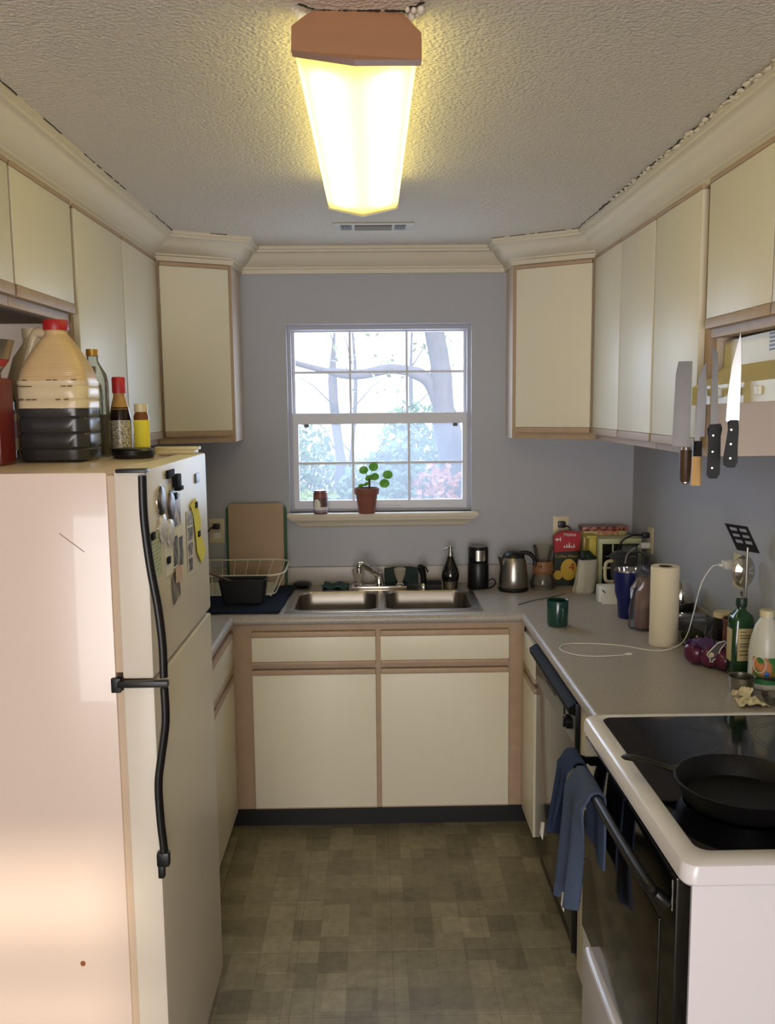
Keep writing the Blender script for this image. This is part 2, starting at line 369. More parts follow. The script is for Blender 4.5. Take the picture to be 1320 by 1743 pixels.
# --- left run: faces +x  (u = -y so that n=+x)
def left_cab(label,ya,yb,z0,nd,mid=None):
    c=thing('wall_cabinet',label,'cabinet',(-1.04,(ya+yb)/2,z0),0,G_UP)
    build('cabinet_body',MB().box(XL+.001,-.905,ya+.001,yb-.001,z0,ZU1),M_side,c,False)
    build('face_frame',MB().box(-.906,-.886,ya+.001,yb-.001,z0-.001,ZU1-.001,.001),M_wood,c)
    w=(yb-ya)/nd
    for i in range(nd):
        a=ya+w*i
        door(c,(-.886,0),(0,-1),-(a+w-.004),-(a+.004),z0+.022,ZU1-.008,.014,.03)
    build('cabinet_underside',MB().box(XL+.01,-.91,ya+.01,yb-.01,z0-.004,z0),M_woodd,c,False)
    return c
left_cab('short pale wall cabinet above the fridge, nearest the camera on the left',1.28,2.215,2.0,2)
left_cab('short pale wall cabinet above the fridge beside the two-door tall cabinet',2.217,2.655,2.0,1)
left_cab('tall two-door pale wall cabinet left of the corner cabinet behind the fridge',2.68,3.675,ZU0,2)
# filler strip of the tall cabinet's end panel already part of body
def corner(label,P,side):
    # P: plan polygon (counter clockwise), face edge index given by side = (o,u,len)
    o,u,L=side; u=Vector(u).normalized()
    c=thing('corner_wall_cabinet',label,'cabinet',(sum(p[0] for p in P)/len(P),sum(p[1] for p in P)/len(P),ZU0),0)
    m=MB().prism([(x,y,ZU0) for x,y in P],(0,0,ZU1-ZU0)); build('cabinet_body',m,M_side,c,False)
    build('face_frame',MB().obox(o,u,0,L,-.001,.004,ZU0-.001,ZU1-.001),M_wood,c,False)
    o2=Vector(o)+Vector((-u.y,u.x))*.003
    door(c,o2,u,.018,L-.022,ZU0+.026,ZU1-.02,.016,.024)
    return c
a=Vector((-.59,3.83)); b_=Vector((-.885,3.678)); u=(b_-a)
corner('left corner wall cabinet between the fridge side cabinets and the window',[(-1.185,3.678),(-.885,3.678),(-.59,3.83),(-.59,4.087),(-1.185,4.087)],(a,u,u.length))
a=Vector((.935,3.69)); b_=Vector((.616,3.89)); u=(b_-a)
corner('right corner wall cabinet between the window and the right-hand cabinets',[(.616,4.087),(.616,3.89),(.935,3.692),(1.2135,3.692),(1.2135,4.087)],(a,u,u.length))
# --- right run: faces -x (u = +y gives n=(-1,0))
def right_cab(label,ya,yb,z0,edges,tilt=0):
    c=thing('wall_cabinet',label,'cabinet',(1.07,(ya+yb)/2,z0),0,G_UP)
    build('cabinet_body',MB().box(.955,XR-.001,ya+.001,yb-.001,z0,ZU1),M_side,c,False)
    build('face_frame',MB().box(.936,.956,ya+.001,yb-.001,z0-.001,ZU1-.001,.001),M_wood,c)
    for i,(p,q) in enumerate(edges):
        d=door(c,(.936,0),(0,1),p,q,z0+.022,ZU1-.008,.014,.028)
    return c
right_cab('tall two-door pale wall cabinet right of the right corner cabinet',2.905,3.688,ZU0,[(2.912,3.292),(3.300,3.676)])
right_cab('tall single-door pale wall cabinet behind the hanging knives',2.46,2.903,ZU0,[(2.497,2.896)])
right_cab('short pale wall cabinet above the range hood',1.66,2.458,1.925,[(2.05,2.447),(1.668,2.044)])
# --- base cabinets
G_B='base cabinets under the worktop'
ZB=.875
FY=3.476   # face plane of the sink run
c=thing('sink_base_cabinet','wide base cabinet under the sink with two doors and two drawer fronts','cabinet',(.01,3.75,0),0)
build('cabinet_body',MB().box(-.535,.605,FY+.02,FY+.04,.1,ZB).box(-.535,-.515,FY+.02,YB-.01,.1,ZB).box(.585,.605,FY+.02,YB-.01,.1,ZB).box(-.535,.605,FY+.02,YB-.01,.1,.12),M_side,c,False)
m=MB()
for x0,x1,z0,z1 in ((-.588,-.49,.1,ZB),(.545,.607,.1,ZB),(.002,.022,.118,.66),(.002,.022,.71,.845),(-.49,.545,.845,ZB),(-.49,.545,.1,.118),(-.49,.545,.66,.71)): m.box(x0,x1,FY,FY+.021,z0,z1)
build('face_frame',m,M_wood,c,False)
for x0,x1 in ((-.497,.004),(.020,.543)):
    door(c,(0,FY),(-1,0),-x1,-x0,.112,.694,.022,0)
    d=build('drawer_front',MB().box(x0+.002,x1-.002,FY-.02,FY-.001,.728,.828,.0015),M_lam,c)
    build('finger_rail',MB().box(x0+.002,x1-.002,FY-.023,FY-.001,.829,.851,.004),M_wood,d)
    build('finger_rail',MB().box(x0+.002,x1-.002,FY-.023,FY-.001,.712,.7275,.004),M_wood,d)
    build('lower_rail',MB().box(x0+.002,x1-.002,FY-.019,FY-.001,.107,.1125),M_wood,c,False)
build('toe_kick',MB().box(-.655,.665,FY+.055,FY+.075,0,.1),M_toe,c,False)
# left base
LX=-.585
c=thing('base_cabinet','narrow base cabinet between the fridge and the sink cabinet','cabinet',(-.88,3.0,0),0,G_B)
build('cabinet_body',MB().box(XL+.005,LX-.02,2.545,FY+.02,.1,ZB).box(XL+.005,LX-.08,2.545,FY+.02,0,.1),M_side,c,False)
build('face_frame',MB().box(LX-.021,LX-.0,2.545,FY-.001,.1,ZB),M_wood,c,False)
d=build('drawer_front',MB().box(LX,LX+.02,2.56,3.43,.725,.84,.0015),M_lam,c)
build('finger_rail',MB().box(LX,LX+.023,2.56,3.43,.703,.7245,.004),M_wood,d)
build('finger_rail',MB().box(LX,LX+.023,2.56,3.43,.8405,.855,.004),M_wood,d)
door(c,(LX,0),(0,-1),-3.43,-2.56,.112,.685,.022,0)
build('toe_kick',MB().box(LX-.078,LX-.072,2.545,3.53,0,.1),M_toe,c,False)
# right filler cabinet in the corner
RX=.612
c=thing('base_cabinet','slim base cabinet in the corner left of the dishwasher','cabinet',(.9,3.3,0),0,G_B)
build('cabinet_body',MB().box(RX+.02,XR-.005,3.17,FY-.001,.1,ZB),M_side,c,False)
build('face_frame',MB().box(RX,RX+.021,3.165,FY-.001,.1,ZB),M_wood,c,False)
d=build('drawer_front',MB().box(RX-.02,RX,3.17,3.42,.73,.85,.0015),M_lam,c)
build('finger_rail',MB().box(RX-.023,RX,3.17,3.42,.712,.7295,.004),M_wood,d)
door(c,(RX,0),(0,1),3.17,3.42,.112,.695,.022,0)
build('toe_kick',MB().box(RX+.056,RX+.07,3.165,3.528,0,.1),M_toe,c,False)
c=thing('filler_panel','white filler panel between the dishwasher and the stove','panel',(.62,2.38,0))
build('panel',MB().box(.602,.622,2.275,2.49,.04,.873,.001),M_lam,c)
build('side_panel',MB().box(.622,XR-.01,2.275,2.295,.0,.873,.001),M_side,c)
# ------------------------------------------------------------------ worktop
W=thing('worktop','speckled grey-beige laminate worktop with backsplash around the kitchen','worktop',(0,3.77,.876))
M_ct=counter_mat()
z0,z1,r=.876,.914,.019
xl,xr,yf=-.5617,.5861,3.4505
m=MB()
SX0,SX1,SY0,SY1=-.345,.425,3.535,3.985    # sink cut-out
m.box(XL+.001,xl-r,2.535,YB-.001,z0,z1).box(xr+r,XR-.001,2.262,YB-.001,z0,z1)
m.box(xl-r,xr+r,yf+r,SY0,z0,z1).box(xl-r,xr+r,SY1,YB-.001,z0,z1).box(xl-r,SX0,SY0,SY1,z0,z1).box(SX1,xr+r,SY0,SY1,z0,z1)
m.tube([(xl-r,2.535,z0+r),(xl-r,yf+r,z0+r)],r,20)
m.tube([(xr+r,2.262,z0+r),(xr+r,yf+r,z0+r)],r,20)
m.tube([(xl-r,yf+r,z0+r),(xr+r,yf+r,z0+r)],r,20)
build('counter_slab',m,M_ct,W)
build('backsplash',MB().box(XL+.002,XR-.002,YB-.022,YB-.001,.9142,1.0,.004).box(XR-.022,XR-.001,2.262,YB-.023,.9142,1.0,.004).box(XL+.001,XL+.022,2.535,YB-.023,.9142,1.0,.004),M_ct,W)
build('seam_edge',MB().box(.60,XR-.002,2.256,2.263,.885,.915),mat('worn_edge',(150,112,76),.8,var=.3,vscale=40),W,False,label='worn brown end edge by the stove')
# ------------------------------------------------------------------ sink
S=thing('sink','double bowl stainless steel sink set in the worktop','sink',(.04,3.75,.914))
def rr(x0,x1,y0,y1,rad,z,n=40):
    rad=max(rad,.0004); k=max(3,n//4); o=[]
    for cx,cy,a in ((x1-rad,y1-rad,0),(x0+rad,y1-rad,PI/2),(x0+rad,y0+rad,PI),(x1-rad,y0+rad,1.5*PI)):
        for i in range(k):
            t=a+PI/2*i/(k-1); o.append((cx+rad*math.cos(t),cy+rad*math.sin(t),z))
    return o
def rrp(x0,x1,y0,y1,rad,z,n=48):
    """rounded rectangle sampled evenly along its length"""
    P=[Vector(p) for p in rr(x0,x1,y0,y1,rad,z,48)]; P.append(P[0]); d=[0]
    for a,b in zip(P,P[1:]): d.append(d[-1]+(b-a).length)
    o=[]; j=0
    for i in range(n):
        t=d[-1]*i/n
        while d[j+1]<t: j+=1
        o.append(P[j].lerp(P[j+1],(t-d[j])/max(1e-9,d[j+1]-d[j])))
    return o
m=MB()
for a0,a1,b0,b1,c0,c1,d0,d1 in ((-.36,.028,3.515,3.9,-.333,.008,3.545,3.89),(.028,.436,3.515,3.9,.05,.405,3.545,3.89)):
    m.loft([rr(a0,a1,b0,b1,0,.9195,64),rr(c0-.008,c1+.008,d0-.008,d1+.004,.055,.9195,64),rr(c0,c1,d0,d1,.06,.912,64),rr(c0+.004,c1-.004,d0+.004,d1-.004,.06,.85,64),rr(c0+.012,c1-.012,d0+.012,d1-.012,.07,.775,64),rr(c0+.05,c1-.05,d0+.05,d1-.05,.06,.757,64)],False,True)
m.box(-.36,.436,3.90,4.0,.9142,.9195)
m.box(-.366,.442,3.508,3.516,.9142,.919,.0015).box(-.366,-.359,3.508,4.0,.9142,.919,.0015).box(.435,.442,3.508,4.0,.9142,.919,.0015)
build('basin',m,M_sink,S)
for x in(-.16,.228): build('drain',MB().lathe([(.045,0),(.045,.004),(.036,.004),(.03,-.0),(.012,.001)],(x,3.72,.7575)),M_chrome,S)
# faucet
F=thing('faucet','chrome two-handle kitchen faucet with swivel spout behind the sink','faucet',(.022,3.955,.9195))
build('base_plate',MB().box(-.105,.148,3.928,3.985,.9195,.9335,.006),M_chrome,F)
build('spout',MB().tube(spline([(.022,3.955,.93),(.022,3.955,.965),(.012,3.945,.985),(-.02,3.9,1.018),(-.05,3.865,1.045),(-.062,3.855,1.047),(-.066,3.852,1.035),(-.066,3.852,1.012)]),[.016]*6+[.013]*30+[.011]*7,14),M_chrome,F)
build('spout_collar',MB().lathe([(.021,0),(.021,.02),(.016,.04),(.012,.058),(.004,.062)],(.022,3.955,.933)),M_chrome,F)
M_acr=mat('clear_acrylic',(205,195,175),.12,var=.1,trans=.6)
for x in(-.072,.118):
    h=build('handle',MB().lathe([(.012,.016),(.018,.03),(.026,.05),(.029,.072),(.024,.078),(.002,.079)],(x,3.955,.9335),12),M_acr,F)
    build('handle_stem',MB().lathe([(.019,0),(.019,.006),(.011,.013),(.011,.022)],(x,3.955,.9335)),M_chrome,h)
P=thing('side_sprayer','black and chrome side sprayer right of the faucet','sprayer',(.215,3.96,.9195))
build('sprayer_base',MB().lathe([(.018,0),(.018,.008),(.012,.02)],(.225,3.96,.9195)),M_chrome,P)
build('sprayer_head',MB().tube(spline([(.225,3.96,.93),(.224,3.955,.975),(.215,3.945,1.01),(.205,3.93,1.024)]),[.011,.011,.012,.013,.014,.014,.014,.015,.015,.016,.016,.016,.016,.015,.013,.012,.012,.01,.008],12),M_black,P)
build('trigger',MB().tube([(.218,3.965,1.022),(.236,3.968,1.01),(.246,3.965,.99)],.004,6),M_black,P)
# ------------------------------------------------------------------ dishwasher
D=thing('dishwasher','black dishwasher with mirror-dark front under the right worktop','dishwasher',(.9,2.83,0))
M_dw=mat('smoked_black_panel',(16,15,14),.13,var=.05,spec=.55)
M_dwc=mat('black_control_panel',(36,35,34),.28,var=.1)
build('cabinet_body',MB().box(.62,XR-.02,2.5,3.16,.02,.87),M_black,D,False)
build('door_panel',MB().box(.596,.62,2.515,3.15,.115,.735,.003),M_dw,D)
build('door_edge',MB().box(.588,.622,2.497,2.515,.085,.872,.003),M_black,D)
build('toe_panel',MB().box(.655,.675,2.5,3.16,0,.11),M_black,D,False)
cpn=build('control_panel',MB().prism([(.592,2.516,.738),(.592,2.516,.83),(.62,2.516,.868),(.64,2.516,.868),(.64,2.516,.738)],(0,.634,0),.002),M_dwc,D)
build('handle',MB().prism([(.592,2.5,.832),(.570,2.5,.840),(.568,2.5,.858),(.588,2.5,.872),(.602,2.5,.872)],(0,.655,0),.002),mat('matte_black_grip',(11,11,12),.7,spec=.2),cpn)
kb=build('dial',MB().tube([(.592,2.59,.785),(.578,2.59,.785)],.022,24),M_dwc,cpn)
build('dial_grip',MB().box(.571,.579,2.585,2.595,.768,.802,.002),M_black,kb)
build('button_bank',MB().box(.589,.593,2.66,2.665,.742,.828).box(.589,.593,2.80,2.95,.795,.8,.0005),M_black,cpn,False)
# ------------------------------------------------------------------ stove
T=thing('stove','white electric range with black glass top and black oven door','stove',(.87,1.89,0))
build('stove_body',MB().box(.585,XR-.02,1.535,2.25,.02,.888,.003),M_stv,T)
m=MB()
def rr2(x0,x1,y0,y1,rad,z): return rr(x0,x1,y0,y1,rad,z,72)
X0,X1,Y0,Y1=.548,1.195,1.478,2.256
m.loft([rr2(X0+.006,X1,Y0+.006,Y1,.02,.886),rr2(X0,X1,Y0,Y1,.028,.892),rr2(X0,X1,Y0,Y1,.028,.914),rr2(X0+.004,X1,Y0+.004,Y1-.003,.028,.925),rr2(X0+.014,X1-.01,Y0+.014,Y1-.01,.03,.9305),rr2(X0+.04,X1-.02,Y0+.05,Y1-.022,.03,.9305),rr2(X0+.045,X1-.025,Y0+.056,Y1-.027,.03,.9265)],True,True)
build('cooktop_frame',m,M_stv,T)
m=MB(); m.loft([rr2(X0+.044,X1-.025,Y0+.055,Y1-.026,.03,.9268),rr2(X0+.044,X1-.025,Y0+.055,Y1-.026,.03,.9285)])
gl=build('glass_top',m,M_blackg,T)
for cx,cy,rd in ((.76,1.73,.115),(.755,2.07,.09),(1.04,1.74,.09),(1.04,2.06,.115)):
    m=MB()
    for q in(rd,rd-.012): m.loft([[(cx+(q+e)*math.cos(2*PI*i/48),cy+(q+e)*math.sin(2*PI*i/48),.9287) for i in range(48)] for e in(0,-.0015)],False,False)
    build('burner_ring',m,mat('burner_print',(40,40,44),.3),gl)
dr=build('oven_door',MB().box(.556,.584,1.537,2.25,.335,.872,.004),M_blackg,T)
build('door_window',MB().box(.5535,.557,1.62,2.17,.40,.74,.001),mat('oven_window',(26,22,17),.12,spec=.7),dr)
build('vent_panel',MB().box(.560,.586,1.537,2.25,.873,.884),M_black,T,False)
h=build('handle',MB().tube(spline([(.554,1.575,.80),(.532,1.58,.82),(.517,1.61,.832),(.51,1.9,.836),(.512,2.19,.834),(.526,2.22,.824),(.554,2.23,.81)]),.012,12),M_black,dr)
build('storage_drawer',MB().box(.560,.584,1.537,2.25,.045,.325,.006),M_stv,T)
build('drawer_grip',MB().tube(spline([(.561,2.19,.30),(.557,2.10,.295),(.557,1.70,.285),(.561,1.6,.27)]),.010,8),M_stv,T)
build('door_trim',MB().box(.5525,.5545,1.549,1.552,.80,.862),M_chrome,dr,False)
build('plinth',MB().box(.61,XR-.03,1.56,2.25,0,.03),M_black,T,False)
# skillet
K=thing('skillet','black cast iron skillet on the front of the glass cooktop','skillet',(.757,1.728,.9287))
m=MB().lathe([(.105,.0),(.118,.004),(.136,.044),(.138,.047),(.134,.048),(.130,.045),(.113,.008),(.1,.006),(.001,.006)],(.757,1.728,.9289),48,cap0=True,cap1=False)
build('pan',m,M_iron,K)
d=Vector((-.80,.52,0)).normalized(); p0=Vector((.757,1.728,.969))+d*.13
pts=[p0,p0+d*.02,p0+d*.05+Vector((0,0,.004)),p0+d*.09+Vector((0,0,.006)),p0+d*.115+Vector((0,0,.005)),p0+d*.125+Vector((0,0,.004))]
m=MB().tube(pts,[.02,.011,.010,.014,.013,.004],12,flat=.45)
build('handle',m,M_iron,K)
m=MB().tube([(.757+.132,1.728-.02,.972),(.757+.16,1.728-.025,.973)],[.015,.008],8,flat=.5); build('helper_lip',m,M_iron,K)
# towel over oven handle
def cloth_mesh(rows,th=.006):
    m=MB(); R=[[m.bm.verts.new(p) for p in r] for r in rows]
    for a,b in zip(R,R[1:]):
        for i in range(len(a)-1): m.bm.faces.new((a[i],a[i+1],b[i+1],b[i]))
    bmesh.ops.recalc_face_normals(m.bm,faces=m.bm.faces)
    bmesh.ops.solidify(m.bm,geom=m.bm.faces[:],thickness=th)
    return m
M_tow=mat('blue_terry',(84,97,122),.95,var=.15,vscale=60,bump=.9,bscale=500,spec=.1)
M_tow2=mat('navy_terry',(58,70,98),.95,var=.15,vscale=60,bump=.9,bscale=500,spec=.1)
def towel(ya,yb,front,back,fold,seed,skew=0,n=16,xo=.0):
    rnd=random.Random(seed); rows=[]
    path=[]
    ks=[i/12 for i in range(13)]
    for k in ks[::-1]: path.append((.534+.006*k+xo,.836-back*k,'b',k))
    for a in(150,110,70,30): 
        t=math.radians(a); path.append((.511+.021*math.cos(PI-t)*-1*-1,.836+.019*math.sin(t),'t',0))
    for k in ks: path.append((.488-xo,.836-front*k,'f',k))
    ph=rnd.uniform(0,6)
    for x,z,s,k in path:
        row=[]
        for i in range(n):
            v=i/(n-1); y=ya+(yb-ya)*v
            pinch=1-.12*(1-k if s!='t' else 1)
            yc=(ya+yb)/2; y=yc+(y-yc)*pinch+skew*k
            fx=fold*math.sin(v*PI*3.2+ph+k*1.5)*(k if s!='t' else 0)
            dz=-(.05*v if s=='f' else .03*(1-v))*k
            row.append((x+(fx-fold*.6*(k>0) if s=='f' else fx*.15),y,z+dz))
        rows.append(row)
    return rows
TW=thing('dish_towel','blue terry towel folded over the oven door handle','towel',(.49,2.1,.85))
build('towel_front_layer',cloth_mesh(towel(1.935,2.108,.29,.16,.026,3,.035)),M_tow,TW)
TW2=thing('hand_towel','darker navy blue towel hanging behind the blue terry one on the oven handle','towel',(.5,2.16,.84))
build('towel_fabric',cloth_mesh([[(x-.004*(1 if i<0 else 0)-.012*0,y,z) for i,(x,y,z) in enumerate(r)] for r in towel(2.118,2.222,.205,.12,.02,9,.075,xo=.0)]),M_tow2,TW2)
for t,p in ((TW,(.470,2.065,.515)),(TW2,(.455,2.27,.60))):
    x,y,z=p; m=MB().prism([(x,y,z+.02),(x-.004,y+.022,z+.012),(x-.008,y+.016,z-.018),(x-.004,y+.002,z-.03)],(-.001,.0,.0)); build('care_tag',m,M_white,t,False)
# ------------------------------------------------------------------ fridge
FR=thing('refrigerator','white top-freezer refrigerator with black handles on the left','refrigerator',(-.85,2.18,0))
fx,fa,fb,fz,fs=-.475,1.845,2.517,1.621,1.166
build('fridge_body',MB().box(-1.15,-.556,fa,fb,.03,fz-.004,.006),M_app,FR)
build('gasket',MB().box(-.556,-.542,fa+.006,fb-.006,fs+.02,fz-.012).box(-.556,-.542,fa+.006,fb-.006,.06,fs-.02),M_rubber,FR,False,label='tan magnetic door gasket')
fd=build('freezer_door',MB().box(-.542,fx,fa,fb,fs+.006,fz,.007),M_appt,FR)
ld=build('fridge_door',MB().box(-.542,fx,fa,fb,.05,fs-.008,.007),M_appt,FR)
build('kick_grille',MB().box(-.60,-.56,fa+.01,fb-.01,.0,.05),M_black,FR,False)
def hpath(pts): return spline([(fx-.004+o*1.05,fa-.009,z) for z,o in pts],5)
pf=[(1.61,.0),(1.52,.0),(1.42,.008),(1.33,.020),(1.25,.026),(1.178,.026)]
build('handle',MB().tube(hpath(pf),.0095,10,flat=.8),M_black,fd)
pl=[(1.155,.026),(1.08,.026),(1.0,.014),(.94,.006),(.86,.007),(.80,.011),(.775,.012)]
lh=build('handle',MB().tube(hpath(pl),.0095,10,flat=.8),M_black,ld)
build('handle_end',MB().box(fx-.008,fx+.020,fa-.018,fa+.004,.752,.785,.006).box(fx-.006,fx+.008,fa-.016,fa+.002,.725,.757,.004),M_black,lh)
build('top_bracket',MB().box(-.533,fx+.006,fa-.017,fa+.012,fz-.005,fz+.003,.002),M_black,fd)
build('middle_hinge',MB().box(-.55,fx+.033,fa-.019,fa-.001,fs-.008,fs+.006,.003).box(-.566,-.545,fa-.008,fa+.01,fs-.022,fs+.010,.003),M_black,FR,label='black plastic centre hinge')
build('brand_badge',MB().box(fx,fx+.004,2.352,2.40,1.548,1.573,.001),mat('badge_grey',(60,62,66),.3,.6),fd)
build('hinge_cap',MB().box(-.60,-.49,fb-.08,fb-.02,fz,fz+.012,.004),M_cream,FR)
m=MB()
for x,z in((-.78,.37),(-.66,.52),(-1.0,.6)):
    m.ball((x,fa-.0003,z),.006,1,.12,1.1,8,6)
build('rust_spot',m,mat('rust',(150,88,40),.8,var=.4),FR,label='small brown rust spots')
build('scratch',MB().tube([(-.66,fa-.0004,1.49),(-.635,fa-.0004,1.47),(-.61,fa-.0004,1.45)],.0007,4),M_gap,FR,label='thin dark scratch')
# ---- things on the freezer door (plane x=-.475)
def photo_mat(name,c1,c2,scale=40):
    m=bpy.data.materials.new(name); m.use_nodes=True; nt=m.node_tree; n=nt.nodes; b=n['Principled BSDF']
    tc=n.new('ShaderNodeTexCoord'); v=n.new('ShaderNodeTexNoise'); v.inputs['Scale'].default_value=scale; v.inputs['Detail'].default_value=1
    nt.links.new(tc.outputs['Object'],v.inputs['Vector']); cr=n.new('ShaderNodeValToRGB')
    e=cr.color_ramp.elements; e[0].position=.42; e[0].color=lin(c1); e[1].position=.58; e[1].color=lin(c2)
    nt.links.new(v.outputs[0],cr.inputs[0]); nt.links.new(cr.outputs[0],b.inputs['Base Color']); b.inputs['Roughness'].default_value=.3
    return m
PX=fx+.0005
def paper(name,label,cat,m,y0,y1,z0,z1,rot=0,group=None,off=.0006,border=None,th=.0008):
    cy,cz=(y0+y1)/2,(z0+z1)/2; hy,hz=(y1-y0)/2,(z1-z0)/2
    def pts(hy,hz): return [(PX+off,cy+math.cos(rot)*a-math.sin(rot)*b,cz+math.sin(rot)*a+math.cos(rot)*b) for a,b in((-hy,-hz),(hy,-hz),(hy,hz),(-hy,hz))]
    if border:
        r=thing(name,label,cat,(PX+off,cy,cz),0,group)
        build('white_border',MB().prism(pts(hy,hz),(th,0,0)),border,r,False)
        build('print',MB().prism([(p[0]+th,p[1],p[2]) for p in pts(hy*.86,hz*.9)],(.0003,0,0)),m,r,False)
        return r
    return single(name,MB().prism(pts(hy,hz),(th,0,0)),m,label,cat,(PX+off,cy,cz),group,smooth=False)
def magnet(label,y,z,w=.024,h=.016,th=.005,group='small black magnets on the freezer door'):
    return single('fridge_magnet',MB().box(PX+.002,PX+.002+th,y-w/2,y+w/2,z-h/2,z+h/2,.0015),mat('matte_magnet',(14,14,15),.75,spec=.2),label,'magnet',(PX,y,z),group)
M_ph1=photo_mat('dark_print',(28,24,24),(120,110,100)); M_ph2=photo_mat('portrait_print',(52,44,44),(190,170,150),30)
M_pap=mat('white_paper',(232,228,214),.8)
magnet('oval charcoal magnet, highest on the freezer door',2.05,1.597,.066,.019,.006,None)
cl=thing('magnetic_clip','black magnetic clip below the oval charcoal magnet','clip',(PX,2.104,1.572))
build('clip_body',MB().box(PX,PX+.014,2.082,2.127,1.562,1.592,.003),MATS['matte_magnet'],cl)
build('clip_jaw',MB().box(PX+.003,PX+.018,2.09,2.13,1.553,1.563,.002),MATS['matte_magnet'],cl)
def button(label,y,z,r,m,g):
    b=thing('pin_button',label,'badge',(PX,y,z),0,g)
    build('button_face',MB().loft([[(PX+o,y+q*math.cos(2*PI*i/28),z+q*math.sin(2*PI*i/28)) for i in range(28)] for q,o in((r,.0),(r,.004),(r*.9,.0075),(r*.6,.009))]),m,b)
    build('rim',MB().loft([[(PX+o,y+q*math.cos(2*PI*i/28),z+q*math.sin(2*PI*i/28)) for i in range(28)] for q,o in((r+.001,.0),(r+.001,.003),(r-.001,.0045))],False,False),M_chrome,b)
    return b
button('dark round photo button nearest the handle',1.958,1.544,.034,M_ph1,'round pin buttons')
button('dark purple round button touching the tall photograph',2.045,1.522,.036,photo_mat('purple_print',(52,44,62),(120,104,110)),'round pin buttons')
M_wb=photo_mat('white_button_print',(196,190,184),(226,222,214),60)
button('white round button, left one of the white pair',1.962,1.483,.034,M_wb,'round pin buttons')
button('white round button, right one of the white pair',2.03,1.463,.034,M_wb,'round pin buttons')
paper('photograph','tall dim portrait photograph beside the purple button','photograph',M_ph2,2.078,2.158,1.467,1.541)
magnet('small black magnet holding the tall portrait photograph',2.098,1.54)
paper('paper_slip','cream paper slip under the tall photograph','paper',M_pap,2.07,2.172,1.44,1.462,.04)
M_st=photo_mat('bw_print',(18,18,20),(170,166,160),60)
sr=thing('photo_strip','black and white photo booth strip beside the yellow note','photo strip',(PX+.001,2.265,1.4))
build('strip_paper',MB().prism([(PX+.001,2.222,1.325),(PX+.001,2.275,1.323),(PX+.001,2.303,1.482),(PX+.001,2.224,1.487)],(.0008,0,0)),M_pap,sr,False)
for k in range(4): build('frame_print',MB().prism([(PX+.002,2.227+.001*k,1.331+.0395*k),(PX+.002,2.274+.006*k,1.329+.0395*k),(PX+.002,2.279+.006*k,1.363+.0388*k),(PX+.002,2.228+.001*k,1.366+.0388*k)],(.0003,0,0)),M_st,sr,False)
M_yel=mat('yellow_note',(234,222,70),.8,var=.05)
yn=single('yellow_note',MB().prism([(PX+.003,2.268,1.497),(PX+.003,2.33,1.512),(PX+.003,2.355,1.495),(PX+.003,2.398,1.44),(PX+.003,2.385,1.41),(PX+.003,2.452,1.352),(PX+.003,2.39,1.325),(PX+.003,2.335,1.365),(PX+.003,2.322,1.42),(PX+.003,2.30,1.47)],(.001,0,0)),M_yel,'crooked bright yellow paper note on the freezer door','note',(PX,2.35,1.42),smooth=False)
magnet('small black magnet at the top of the yellow note',2.337,1.492,.024,.016)
magnet('small black magnet in the middle of the yellow note',2.36,1.411,.026,.016)
M_grn=mat('pale_green_paper',(196,204,170),.8,var=.03)
gl_=thing('shopping_list','pale green printed list beside the black fridge handle','paper',(PX,1.906,1.43))
build('sheet',MB().box(PX,PX+.0008,1.862,1.957,1.382,1.484),M_grn,gl_,False)
m=MB()
for k in range(9): m.box(PX+.0008,PX+.0011,1.87,1.945-.01*(k%3),1.466-.0085*k,1.468-.0085*k)
build('printed_lines',m,mat('faint_ink',(150,156,132),.8),gl_,False)
magnet('small black magnet on the pale green list',1.872,1.478)
paper('note_card','plain white card under the lower photographs','card',M_pap,1.985,2.06,1.365,1.45,.0)
magnet('small black magnet on the plain white card',2.005,1.402)
G_P='portrait photographs low on the freezer door'
paper('photograph','narrow dark photograph right of the plain white card','photograph',M_ph1,2.055,2.108,1.372,1.45,0,G_P,.002,M_pap)
paper('photograph','narrow dark photograph beside the photo booth strip','photograph',M_ph1,2.122,2.17,1.360,1.440,0,G_P,.001,M_pap)
paper('photograph','grey photograph hanging crooked, lowest on the freezer door','photograph',photo_mat('grey_print',(90,84,76),(140,132,118),20),2.04,2.11,1.293,1.365,.18,None,.003)
paper('paper_slip','pinkish torn slip over the crooked grey photograph','paper',mat('pinkish_paper',(214,180,156),.8,var=.2,vscale=60),2.06,2.125,1.335,1.372,-.06,None,.006)
# ------------------------------------------------------------------ things on the fridge
ZF=fz-.0035
J=thing('plastic_jug','large translucent jug of dark sauce with red cap on the fridge','jug',(-.792,2.27,ZF))
M_jug=mat('stained_jug_plastic',(206,176,130),.35,var=.08,vscale=6,stretch=(1,1,30))
M_liq=mat('dark_sauce_in_plastic',(54,52,52),.25,var=.12,vscale=12)
M_jug2=mat('cloudy_jug_plastic',(214,196,158),.3,var=.05)
def jugring(hx,hy,z,c=(-.792,2.27),sq=5,n=40):
    o=[]
    for i in range(n):
        t=2*PI*i/n; a,b=math.cos(t),math.sin(t); k=(abs(a)**sq+abs(b)**sq)**(-1/sq); o.append((c[0]+hx*.92*a*k,c[1]+hy*b*k,ZF+z))
    return o
P1=[(.086,.070,.0),(.093,.076,.006),(.095,.078,.03),(.092,.075,.034),(.095,.078,.038),(.095,.078,.068),(.092,.075,.072),(.095,.078,.076),(.095,.078,.106),(.092,.075,.110),(.095,.078,.114),(.095,.078,.132)]
build('sauce_level',MB().loft([jugring(a,b,z) for a,b,z in P1]),M_liq,J,label='dark sauce seen through the plastic')
